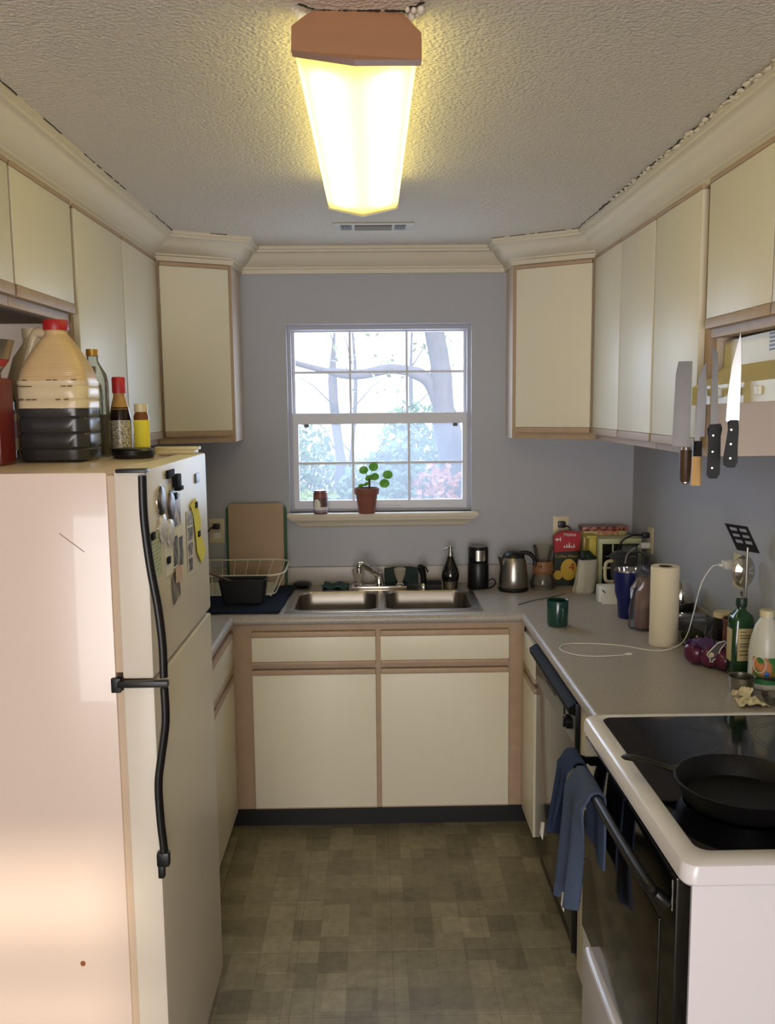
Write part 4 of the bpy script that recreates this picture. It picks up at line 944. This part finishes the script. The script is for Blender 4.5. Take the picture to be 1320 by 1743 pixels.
# dish cloths
def rag(name,label,m_,x0,x1,y0,y1,z,h,seed,cat='cloth'):
    r_=random.Random(seed); rows=[]
    for j in range(9):
        rows.append([(x0+(x1-x0)*i/11+r_.uniform(-.003,.003),y0+(y1-y0)*j/8+r_.uniform(-.003,.003),z+h*.5+h*.5*math.sin(i*1.1+j*.7+seed)*(.6+.4*r_.random())) for i in range(12)])
    return single(name,cloth_mesh(rows,.006),m_,label,cat,((x0+x1)/2,(y0+y1)/2,z))
rag('dish_cloth','folded blue-green dish cloth behind the sink, left of the faucet',mat('teal_cloth',(58,84,88),.95,bump=.6,bscale=300),-.235,-.115,3.945,4.04,.924,.014,1)
DC=thing('drying_cloth','dark green cloth standing behind the right faucet handle','cloth',(.125,4.03,ZW))
rows=[]
for j in range(10):
    z=.922+.078*j/9; rows.append([(.05+.155*i/11,4.025+.006*math.sin(i*1.3+j*.4),z-.006*math.sin(i/11*PI)*-(j/9)) for i in range(12)])
build('cloth_fabric',cloth_mesh(rows,.008),mat('dark_green_cloth',(36,52,46),.95,bump=.5,bscale=200),DC)
SP=thing('sponge','dark grey scrubbing sponge beside the soap dispenser','sponge',(.272,3.955,.92))
build('sponge_body',MB().box(.238,.307,3.935,3.985,.9198,.938,.004),mat('dark_sponge',(52,52,54),.95,bump=.8,bscale=120),SP)
build('scour_layer',MB().box(.238,.307,3.935,3.985,.9382,.947,.002),mat('scour_black',(30,30,30),.95,bump=.8,bscale=200),SP)
# soap dispenser
SD=thing('soap_dispenser','black ceramic soap dispenser with steel base and pump','soap dispenser',(.347,3.945,.9198))
z=.9198
build('bottle_body',MB().lathe([(.036,.034),(.040,.05),(.040,.062),(.033,.09),(.021,.118),(.014,.14),(.012,.146)],(.347,3.945,z),30),mat('black_ceramic',(16,14,14),.08,spec=.8),SD)
build('base_ring',MB().lathe([(.031,0),(.032,.002),(.036,.034)],(.347,3.945,z),30),M_steel,SD)
pm=build('pump_collar',MB().lathe([(.012,.146),(.012,.165),(.008,.168),(.008,.185),(.010,.186),(.010,.19),(.001,.191)],(.347,3.945,z),20),M_steel,SD)
build('nozzle',MB().tube([(.347,3.945,z+.183),(.33,3.94,z+.183),(.318,3.936,z+.176)],.0035,8),M_steel,pm)
# grinder
GR=thing('coffee_grinder','black electric coffee grinder with steel cap left of the kettle','coffee grinder',(.476,3.965,ZW))
build('grinder_body',MB().lathe([(.046,0),(.048,.004),(.047,.11),(.044,.118),(.044,.118)],(.476,3.965,ZW),32),M_black,GR)
build('lid',MB().lathe([(.045,.1185),(.046,.122),(.046,.185),(.042,.192),(.001,.193)],(.476,3.965,ZW),32),mat('smoke_lid',(22,20,20),.07),GR)
build('steel_band',MB().loft([[(.476+.0467*math.sin(a),3.965-.0467*math.cos(a),ZW+z) for a in [(-.35+1.1*i/10) for i in range(11)]] for z in(.13,.178)],False,False,closed=False),M_steel,GR)
cord('black grinder cord trailing over the worktop to the kettle',[(.521,3.965,.945),(.545,3.96,.955),(.553,3.955,.935),(.535,3.95,.9185),(.50,3.92,.9185),(.43,3.90,.919)],M_black,.003)
# kettle
KT=thing('electric_kettle','stainless steel electric kettle with black lid and handle','kettle',(.632,3.905,ZW))
kx,ky=.628,3.905
build('kettle_base',MB().lathe([(.066,0),(.068,.003),(.068,.012),(.064,.016)],(kx,ky,ZW),36),M_black,KT)
build('kettle_body',MB().lathe([(.063,.0165),(.065,.02),(.064,.06),(.056,.13),(.050,.146),(.048,.15)],(kx,ky,ZW),40),M_steel,KT)
build('lid',MB().lathe([(.049,.1505),(.047,.158),(.036,.172),(.02,.177),(.001,.178)],(kx,ky,ZW),32),M_black,KT)
m=MB().prism([(kx-.046,ky-.012,ZW+.146),(kx-.046,ky+.012,ZW+.146),(kx-.050,ky+.006,ZW+.095),(kx-.050,ky-.006,ZW+.095)],(-.001,0,0))
m=MB(); m.loft([[(kx-.05,ky-.014,ZW+.150),(kx-.05,ky+.014,ZW+.150),(kx-.072,ky,ZW+.155)],[(kx-.052,ky-.012,ZW+.13),(kx-.052,ky+.012,ZW+.13),(kx-.066,ky,ZW+.135)],[(kx-.055,ky-.004,ZW+.10),(kx-.055,ky+.004,ZW+.10),(kx-.058,ky,ZW+.10)]])
build('spout',m,M_steel,KT)
build('handle',MB().tube(spline([(kx+.03,ky,ZW+.168),(kx+.065,ky,ZW+.168),(kx+.090,ky,ZW+.148),(kx+.098,ky,ZW+.118),(kx+.094,ky,ZW+.108)]),[.010]*14+[.009]*8+[.011]*3,12),M_black,KT)
# pour over carafe
CH=thing('glass_carafe','hourglass pour-over coffee carafe with wooden collar beside the kettle','carafe',(.755,3.93,ZW))
M_gc=glass('carafe_glass',(.93,.92,.88),.3,.03,.07,(.7,.68,.6))
cx,cy=.766,3.93
build('glass_body',MB().lathe([(.05,0),(.056,.006),(.058,.03),(.045,.07),(.026,.098),(.022,.107),(.028,.12),(.047,.196),(.0465,.196),(.027,.12),(.0205,.107),(.025,.098),(.043,.07),(.056,.03),(.05,.006)],(cx,cy,ZW),32,cap1=False),M_gc,CH)
col=build('wooden_collar',MB().lathe([(.0463,.07),(.041,.078),(.027,.1),(.0245,.107),(.0275,.115),(.037,.126),(.044,.128),(.047,.11),(.048,.082)],(cx,cy,ZW),32),mat('collar_wood',(140,98,62),.5,var=.15),CH)
build('leather_tie',MB().ball((cx-.02,cy-.046,ZW+.108),.007),mat('leather',(120,80,50),.7),col)
# coffee filter packet
CF=thing('coffee_filter_box','red and dark green packet of coffee filters behind the carafe','filter packet',(.888,3.99,ZW))
M_red=mat('packet_red',(176,30,38),.45); M_dg=mat('packet_green',(34,44,28),.5)
build('packet_body',MB().prism([(.825,3.98,ZW),(.935,3.98,ZW),(.945,3.98,1.10),(.83,3.98,1.10)],(0,.035,0),.003),M_dg,CF)
build('red_top',MB().prism([(.829,3.978,1.068),(.944,3.978,1.075),(.948,3.978,1.16),(.91,3.978,1.167),(.855,3.978,1.163),(.826,3.978,1.14)],(0,.039,0),.003),M_red,CF)
R90=(PI/2,0,0)
text('printed_text','4',.03,M_white,CF,(.852,3.9765,1.13),R90)
build('arrow_mark',MB().prism([(.829,3.977,1.13),(.843,3.977,1.122),(.843,3.977,1.138)],(0,-.0006,0)),M_white,CF,False)
text('printed_text','Melitta',.02,M_white,CF,(.897,3.9765,1.152),R90)
m=MB()
for k in range(5): m.prism([(.868+k*.011,3.977,1.092),(.878+k*.011,3.977,1.092),(.873+k*.011,3.977,1.104+.008*(k%3))],(0,-.0005,0))
build('printed_cups',m,M_white,CF,False)
text('printed_text','Coffee Filters',.019,mat('gold_print',(186,150,52),.5),CF,(.885,3.9785,1.052),R90)
build('printed_disc',MB().prism([(.895+.038*math.cos(2*PI*i/24),3.979,.99+.05*math.sin(2*PI*i/24)) for i in range(24)],(0,-.001,0)),mat('print_yellow',(214,176,60),.5),CF,False)
text('printed_text','4',.055,MATS['packet_red'],CF,(.908,3.9775,1.0),R90)
build('printed_cup',MB().prism([(.845+.02*math.cos(2*PI*i/20),3.979,.965+.022*math.sin(2*PI*i/20)) for i in range(20)],(0,-.0012,0)),MATS['print_yellow'],CF,False)
# coffee bag standing in front
CB=thing('coffee_bag','crumpled white coffee bag with dark green folded top','coffee bag',(.93,3.82,ZW))
def bagloft(c,rot,L,seed,n=28,am=.003):
    r_=random.Random(seed); lo=[]
    for (hx,hy,z,ox) in L:
        ring=[]
        for i in range(n):
            t=2*PI*i/n; a,b=math.cos(t),math.sin(t); k=(abs(a)**4+abs(b)**4)**(-.25)
            x,y=hx*a*k+ox+r_.uniform(-am,am),hy*b*k+r_.uniform(-am,am)
            ring.append((c[0]+x*math.cos(rot)-y*math.sin(rot),c[1]+x*math.sin(rot)+y*math.cos(rot),c[2]+z))
        lo.append(ring)
    return lo
m=MB(); m.loft(bagloft((.925,3.82,ZW),.25,[(.042,.024,0,0),(.045,.028,.01,0),(.044,.028,.05,.006),(.043,.024,.09,.012),(.042,.016,.13,.018),(.041,.010,.152,.02)],4,am=.004))
build('bag_body',m,mat('bag_kraft_white',(186,180,160),.55,var=.15,vscale=20,bump=.6,bscale=30),CB)
m=MB(); m.loft(bagloft((.945,3.82,ZW+.150),.25,[(.038,.013,0,0),(.036,.017,.010,-.004),(.028,.014,.026,-.012),(.022,.008,.04,-.02)],8,am=.004))
build('folded_top',m,mat('bag_green',(24,40,28),.5),CB)
# tins & boxes in the corner
BX=thing('cardboard_box','cream box printed True with a dark red lid in the far corner','box',(1.07,4.02,ZW))
build('box_body',MB().box(.962,1.16,3.985,4.06,ZW,1.166,.002),mat('box_cream',(206,186,130),.6),BX)
build('box_lid',MB().box(.955,1.168,3.98,4.064,1.1665,1.186,.003),photo_mat('red_lid_print',(96,24,22),(170,110,90),50),BX)
m=MB()
for x0,x1,z0,z1 in((1.028,1.12,1.136,1.139),(1.028,1.12,1.1595,1.1625),(1.028,1.031,1.139,1.1595),(1.117,1.12,1.139,1.1595)): m.box(x0,x1,3.983,3.9855,z0,z1)
build('label_frame',m,M_red,BX,False)
text('printed_text','TRUE',.022,M_red,BX,(1.074,3.984,1.149),R90)
single('yellow_box',MB().box(.968,1.0,3.90,3.965,ZW,1.145,.003).box(.955,1.0,3.895,3.97,1.1452,1.158,.003),mat('dull_yellow_box',(196,180,70),.5),'narrow yellow-topped box left of the toaster oven','box',(.98,3.93,ZW))
TO=thing('toaster_oven','pale green-white toaster oven with dark glass front in the corner','toaster oven',(1.10,3.9,ZW))
M_tgr=mat('pale_green_enamel',(196,200,156),.4)
build('oven_shell',MB().box(1.003,1.192,3.86,3.977,1.125,1.148,.003).box(1.003,1.017,3.86,3.977,ZW+.008,1.125).box(1.178,1.192,3.86,3.977,ZW+.008,1.125).box(1.003,1.192,3.86,3.977,ZW+.008,.945).box(1.017,1.178,3.965,3.977,.945,1.125),M_tgr,TO)
build('oven_glass',MB().box(1.018,1.177,3.862,3.866,.946,1.124),mat('oven_dark_glass',(20,17,14),.1),TO)
build('oven_handle',MB().tube([(1.03,3.852,1.07),(1.165,3.852,1.07)],.004,8),M_chrome,TO)
build('door_rail',MB().box(1.017,1.178,3.857,3.862,1.015,1.022).box(1.06,1.066,3.857,3.862,.946,1.124),M_tgr,TO,False)
for x in(1.02,1.175): build('foot',MB().box(x-.01,x+.01,3.87,3.97,ZW,ZW+.008),M_black,TO,False)
# scale / white small box
SCL=thing('kitchen_scale','small white kitchen scale leaning by the blue tumbler','scale',(.985,3.64,ZW))
build('scale_body',MB().box(.945,1.07,3.63,3.68,ZW,.985,.004),M_white,SCL)
build('scale_foot',MB().prism([(.955,3.60,ZW),(1.06,3.56,ZW),(1.06,3.62,.945),(.96,3.63,.96)],(.0,.03,.0),.004),M_white,SCL)
build('dark_mark',MB().prism([(.958,3.6285,.965),(.972,3.6285,.952),(.974,3.6285,.956),(.960,3.6285,.97)],(0,-.001,0)),M_black,SCL,False)
# food processor bowl
FP=thing('food_processor','clear plastic food processor bowl with lid in the right corner','food processor',(1.11,3.75,ZW))
M_cp=glass('clear_plastic',(.9,.91,.92),.22,.08,.07,(.6,.6,.6))
fx_,fy_=1.105,3.745
build('motor_base',MB().lathe([(.07,0),(.075,.005),(.072,.04),(.055,.055)],(fx_,fy_,ZW),28),mat('dark_grey_base',(46,46,50),.4),FP)
build('bowl',MB().lathe([(.06,.056),(.075,.06),(.083,.17),(.081,.17),(.073,.062),(.001,.058)],(fx_,fy_,ZW),32,cap0=False,cap1=False),M_cp,FP)
build('lid',MB().lathe([(.086,.168),(.087,.178),(.07,.192),(.045,.2),(.034,.2),(.034,.222),(.032,.222),(.03,.2),(.001,.199)],(fx_,fy_,ZW),32,cap0=False,cap1=False),M_cp,FP)
build('handle',MB().tube(spline([(fx_-.08,fy_-.02,ZW+.16),(fx_-.11,fy_-.03,ZW+.15),(fx_-.11,fy_-.03,ZW+.08),(fx_-.075,fy_-.02,ZW+.07)]),.007,8),M_cream,FP)
# tumbler, coffee bag in plastic, towel roll
TB=thing('tumbler','tall dark blue insulated tumbler with steel rim','tumbler',(.985,3.365,ZW))
build('tumbler_body',MB().lathe([(.029,0),(.031,.003),(.036,.07),(.045,.10),(.0485,.185)],(.985,3.365,ZW),36,cap1=False),mat('navy_powdercoat',(20,28,92),.35),TB)
build('steel_rim',MB().lathe([(.0485,.185),(.0487,.192),(.0465,.192),(.038,.10),(.030,.07),(.024,.01),(.001,.008)],(.985,3.365,ZW),36,cap0=False,cap1=False),M_chrome,TB)
BG=thing('bagged_coffee','brown paper coffee bag inside a clear plastic bag','bag',(1.0,3.18,ZW))
m=MB(); m.loft(bagloft((1.015,3.20,ZW+.003),.15,[(.042,.028,0,0),(.044,.03,.01,0),(.043,.03,.12,.0),(.040,.02,.15,.005),(.036,.008,.185,.01)],3,am=.002))
build('paper_bag',m,mat('kraft_paper',(150,116,88),.6,var=.12,vscale=20,bump=.4,bscale=25),BG)
m=MB(); m.loft(bagloft((1.005,3.185,ZW+.001),.15,[(.05,.036,0,0),(.055,.04,.012,0),(.055,.04,.06,-.004),(.053,.036,.11,-.002),(.051,.03,.15,0),(.045,.022,.185,.004),(.036,.015,.205,-.004),(.022,.012,.222,-.016),(.018,.01,.24,-.024)],6,n=18,am=.008),cap1=False)
build('plastic_wrap',m,glass('crinkled_film',(.88,.89,.93),.3,.07,.04,(.8,.8,.88)),BG,smooth=False)
single('orange_packet',MB().box(1.045,1.085,3.10,3.15,ZW,.98,.004),mat('rust_packet',(140,72,44),.6),'rust-orange packet between the plastic bag and paper towels','packet',(1.065,3.125,ZW))
RO=thing('paper_towel_roll','upright roll of white paper towels on the right worktop','paper towels',(1.003,2.975,ZW))
M_pt=mat('paper_towel',(226,214,186),.9,var=.03,vscale=40,bump=.35,bscale=180)
build('towel_roll',MB().lathe([(.0235,.001),(.0475,.0005),(.0485,.003),(.0485,.274),(.0475,.276),(.0235,.276)],(1.003,2.975,ZW),48,cap0=False,cap1=False),M_pt,RO)
build('cardboard_core',MB().lathe([(.0234,.275),(.021,.2755),(.0208,.002),(.0234,.0015)],(1.003,2.975,ZW),32,cap0=False,cap1=False),mat('cardboard_core',(96,76,58),.9),RO)
# green mug
MG=thing('mug','dark green speckled ceramic mug alone on the worktop','mug',(.693,3.26,ZW))
build('cup',MB().lathe([(.034,0),(.037,.002),(.0395,.01),(.0405,.095),(.039,.098),(.037,.096),(.036,.012),(.001,.01)],(.693,3.26,ZW),32,cap1=False),mat('green_glaze',(26,66,58),.18,var=.35,vscale=60,spec=.7),MG)
build('handle',MB().tube(spline([(.697,3.223,ZW+.078),(.699,3.196,ZW+.074),(.699,3.19,ZW+.05),(.697,3.2,ZW+.03),(.695,3.222,ZW+.026)]),.0055,8),MATS['green_glaze'],MG)
# chrome thing (toaster) behind roll
TS=thing('chrome_toaster','chrome and black appliance partly hidden behind the paper towels','toaster',(1.15,3.2,ZW))
build('chrome_dome',MB().lathe([(.048,.10),(.05,.13),(.04,.165),(.02,.18),(.001,.182)],(1.136,3.2,ZW),28),M_chrome,TS)
build('toaster_base',MB().lathe([(.045,0),(.048,.004),(.05,.05),(.05,.1)],(1.136,3.2,ZW),28),M_black,TS)
build('chrome_band',MB().lathe([(.0508,.055),(.0508,.068)],(1.136,3.2,ZW),28,cap0=False,cap1=False).lathe([(.0508,.03),(.0508,.038)],(1.136,3.2,ZW),28,cap0=False,cap1=False),M_chrome,TS)
# clear container
CO=thing('plastic_container','clear plastic food tub with lid behind the onions','container',(1.108,2.97,ZW))
m=MB(); m.loft([rr(1.065,1.155,2.93,3.03,.03,ZW,32),rr(1.05,1.168,2.915,3.045,.03,1.0,32)],True,False); build('tub',m,M_cp,CO)
m=MB(); m.loft([rr(1.045,1.172,2.91,3.05,.03,1.0,32),rr(1.045,1.172,2.91,3.05,.03,1.006,32),rr(1.06,1.16,2.925,3.035,.03,1.012,32)]); build('lid',m,M_cp,CO)
build('green_contents',MB().ball((1.105,2.975,ZW+.028),.04,1,1,.6),mat('dark_greens',(40,56,34),.8,bump=.8,bscale=40),CO)
TN=thing('measuring_tin','little steel cup at the foot of the paper towel roll','cup',(1.062,2.865,ZW))
build('tin_body',MB().lathe([(.022,0),(.024,.002),(.024,.034),(.023,.035),(.0225,.004),(.001,.003)],(1.072,2.86,ZW),24,cap1=False),M_steel,TN)
# onions in mesh bag
M_on=mat('red_onion_skin',(92,34,60),.22,var=.35,vscale=18,stretch=(1,1,.3)); M_on2=mat('tan_onion_skin',(176,110,96),.35,var=.3,vscale=18)
for lab,x,y,r_,mm in (('pinkish onion at the left of the onion bag',1.032,2.745,.040,M_on),('purple onion at the front of the onion bag',1.065,2.70,.039,M_on),('purple onion against the green oil bottle',1.095,2.665,.034,M_on)):
    o=thing('red_onion',lab,'onion',(x,y,ZW),0,'red onions in the net bag')
    build('bulb',MB().lathe([(.004,0)]+[(r_*math.sin(t)**.85,r_*.93-r_*.93*math.cos(t)) for t in [PI*k/12 for k in range(1,11)]]+[(.005,r_*2.0),(.003,r_*2.15)],(x,y,ZW+.0005),20),mm,o)
    build('dry_tip',MB().tube([(x,y,ZW+r_*1.95),(x+.003,y,ZW+r_*2.3)],[.005,.002],6),M_on2,o)
single('netting_bag',cloth_mesh([[(1.00+.115*i/9,2.70+.07*j/6-.05*i/9,ZW+.084+.012*math.sin(i*1.2+j)-.02*abs(j-3)/3) for i in range(10)] for j in range(7)],.001),mat('purple_net',(66,30,84),.6),'purple plastic netting draped over the red onions','net bag',(1.055,2.72,ZW+.08))
TG=thing('bag_tag','clear white-edged label tag on the onion netting','tag',(1.06,2.66,ZW+.07))
tp=[(1.035,.968),(1.05,.985),(1.068,1.004),(1.09,1.010),(1.094,1.005),(1.078,.985),(1.068,.955),(1.056,.950),(1.054,.943),(1.046,.944),(1.046,.954)]
build('tag_face',MB().prism([(x,2.662,z) for x,z in tp],(0,.0008,0)),mat('tag_dark',(92,84,84),.3),TG,False)
build('tag_edge',MB().tube([(x,2.661,z) for x,z in tp+[tp[0]]],.0016,5),M_white,TG)
build('tag_sticker',MB().prism([(1.05+.008*math.cos(2*PI*i/16),2.6612,.966+.008*math.sin(2*PI*i/16)) for i in range(16)],(0,-.0006,0)),M_cream,TG,False)
# black canister
BC=thing('canister','black canister with cream lid behind the green bottle','canister',(1.14,2.82,ZW))
build('can_body',MB().lathe([(.03,0),(.031,.003),(.031,.135)],(1.145,2.815,ZW),28),M_black,BC)
build('lid',MB().lathe([(.0325,.1352),(.0325,.148),(.03,.151),(.001,.151)],(1.145,2.815,ZW),28),M_cream,BC)
# olive oil bottle
OB=thing('olive_oil_bottle','square green glass oil bottle with cream label','bottle',(1.128,2.62,ZW))
M_gg=mat('green_glass',(22,62,32),.08,var=.2,vscale=12,spec=.8)
build('bottle_body',MB().lathe([(.030,0),(.033,.004),(.033,.178),(.028,.192),(.014,.205),(.012,.212),(.012,.222)],(1.118,2.615,ZW),32,sq=5),M_gg,OB)
build('cap',MB().lathe([(.0155,.216),(.0165,.219),(.0165,.242),(.015,.245),(.001,.245)],(1.118,2.615,ZW),24),mat('dark_green_cap',(22,46,36),.4),OB)
lb=build('label',MB().box(1.096,1.146,2.5805,2.5822,ZW+.055,ZW+.155,.0006),mat('cream_label',(190,172,124),.6),OB)
m=MB()
for z_,w_ in((.145,.02),(.134,.03),(.126,.036),(.108,.03),(.1,.034),(.086,.038),(.074,.03)): m.box(1.103,1.103+w_,2.5798,2.5806,ZW+z_-.0012,ZW+z_+.0012)
build('label_print',m,mat('label_ink',(70,58,40),.7),lb,False)
build('side_label',MB().box(1.0838,1.0852,2.598,2.632,ZW+.05,ZW+.15),MATS['cream_label'],OB,False)
# utensil crock with spatula, spoon
CR=thing('utensil_crock','brown earthenware utensil crock behind the oil bottle','crock',(1.175,2.70,ZW))
build('crock_body',MB().lathe([(.038,0),(.041,.004),(.039,.14),(.042,.15),(.040,.152),(.037,.148),(.036,.01),(.001,.008)],(1.148,2.72,ZW),28,cap1=False),mat('brown_earthenware',(112,58,38),.4,var=.15),CR)
SL=thing('slotted_spatula','black slotted spatula with steel shaft standing in the crock','spatula',(1.168,2.72,ZW+.02))
build('shaft',MB().tube([(1.164,2.715,ZW+.03),(1.166,2.70,1.15),(1.162,2.69,1.30)],.0045,8),M_steel,SL)
# blade with real slots: build as strips
def P3(u,v): # u along width, v along height of blade
    return Vector((1.095+.072*u+.034*(1-v),2.688+.02*v,1.292+.082*v-.012*u))
m=MB()
def strip(u0,u1,v0,v1): m.prism([P3(u0,v0),P3(u1,v0),P3(u1,v1),P3(u0,v1)],(0,.0018,0))
strip(0,.14,0,1);strip(.44,.56,0,1);strip(.86,1,0,1)
for a,b in((.14,.44),(.56,.86)):
    vs=[0,.30,.42,.54,.64,.76,.88,1]
    for k in range(0,len(vs)-1,1):
        if k in(0,2,4,6): strip(a,b,vs[k],vs[k+1])
build('blade',m,M_black,SL,False)
SN=thing('slotted_spoon','steel slotted spoon standing in the utensil crock','spoon',(1.175,2.72,ZW+.02))
build('shaft',MB().tube(spline([(1.172,2.735,ZW+.03),(1.170,2.735,1.08),(1.168,2.735,1.15)]),[.006]*6+[.009]*6+[.011],8,flat=.4),M_steel,SN)
m=MB(); c0=Vector((1.172,2.735,1.215)); ns=26
def sp(r,i): 
    t=2*PI*i/ns; return c0+Vector((.036*r*math.cos(t),.014*(r*r)-.014,.052*r*math.sin(t)))
for q0,q1 in((1,.80),(.30,.001)): m.loft([[sp(q0,i) for i in range(ns)],[sp((q0+q1)/2,i) for i in range(ns)],[sp(q1,i) for i in range(ns)]],False,False)
for i in range(0,ns):
    if i%4!=1: m.quad(sp(.8,i),sp(.8,i+1),sp(.3,i+1),sp(.3,i))
bmesh.ops.solidify(m.bm,geom=m.bm.faces[:],thickness=.0012)
build('spoon_bowl',m,M_chrome,SN)
# vinegar / cleaner jug at the frame edge
WJ=thing('gallon_jug','translucent white jug with fruit label at the right frame edge','jug',(1.17,2.50,ZW))
M_wj=mat('milky_plastic',(206,204,190),.3,var=.03)
wx,wy=1.145,2.50
build('jug_body',MB().lathe([(.040,0),(.0465,.006),(.0465,.11),(.043,.14),(.032,.185),(.020,.205),(.017,.21),(.017,.226)],(wx,wy,ZW),36),M_wj,WJ)
build('cap',MB().lathe([(.020,.214),(.020,.232),(.001,.233)],(wx,wy,ZW),24),M_cream,WJ)
def curved(name,r_,a0,a1,z0,z1,mm): return build(name,MB().loft([[(wx+r_*math.sin(a0+(a1-a0)*i/12),wy-r_*math.cos(a0+(a1-a0)*i/12),ZW+z) for i in range(13)] for z in(z0,z1)],False,False,closed=False),mm,WJ)
curved('label',.047,-1.2,1.0,.02,.10,photo_mat('orchard_print',(60,120,60),(200,130,80),34))
curved('label_green_strip',.0473,-1.2,1.0,.02,.045,mat('label_green',(48,116,62),.5))
build('label_ring',MB().tube([(wx+.048*math.sin(-.75+.38*math.cos(2*PI*i/24)),wy-.048*math.cos(-.75+.38*math.cos(2*PI*i/24)),ZW+.078+.024*math.sin(2*PI*i/24)) for i in range(25)],.0012,5),M_white,WJ)
build('label_apple',MB().ball((wx-.012,wy-.0445,ZW+.052),.009,1,.3,1),mat('label_blue',(60,120,190),.5),WJ)
# measuring cup, napkin, dish
MC=thing('measuring_cup','steel measuring cup with long black handle beside the stove','measuring cup',(1.07,2.47,ZW))
build('cup',MB().lathe([(.030,0),(.033,.003),(.036,.048),(.038,.050),(.0345,.049),(.031,.005),(.001,.004)],(1.058,2.455,ZW),32,cap1=False),M_steel,MC)
build('handle',MB().tube(spline([(1.090,2.44,ZW+.047),(1.13,2.415,ZW+.05),(1.16,2.385,ZW+.048),(1.185,2.36,ZW+.045)]),[.006]*4+[.010]*12+[.009]*3,10,flat=.4),M_black,MC)
NP=thing('paper_napkin','crumpled cream paper napkin at the end of the worktop','napkin',(1.04,2.36,ZW))
r_=random.Random(2); rows=[]
for j in range(8):
    rows.append([(1.0+.085*i/9+.015*j/7*(1 if i<5 else -1),2.325+.075*j/7+r_.uniform(-.004,.004),ZW+.004+.018*abs(math.sin(i*.9+j*.6))*(.4+.6*r_.random())*math.sin(PI*i/9)) for i in range(10)])
build('napkin_sheet',cloth_mesh(rows,.0015),mat('napkin_paper',(224,212,170),.9,bump=.3,bscale=60),NP,False)
rows=[[(1.008+.06*i/7,2.375+.03*j/5+.02*i/7,ZW+.020+.012*math.sin(i+j*.7)) for i in range(8)] for j in range(6)]
build('napkin_fold',cloth_mesh(rows,.0015),MATS['napkin_paper'],NP,False)
DS=thing('glass_dish','shallow clear glass dish at the right frame edge beside the stove','dish',(1.15,2.36,ZW))
build('dish_body',MB().lathe([(.035,0),(.048,.006),(.055,.022),(.0535,.022),(.046,.008),(.033,.003),(.001,.003)],(1.132,2.355,ZW),36,cap1=False),M_gc,DS)
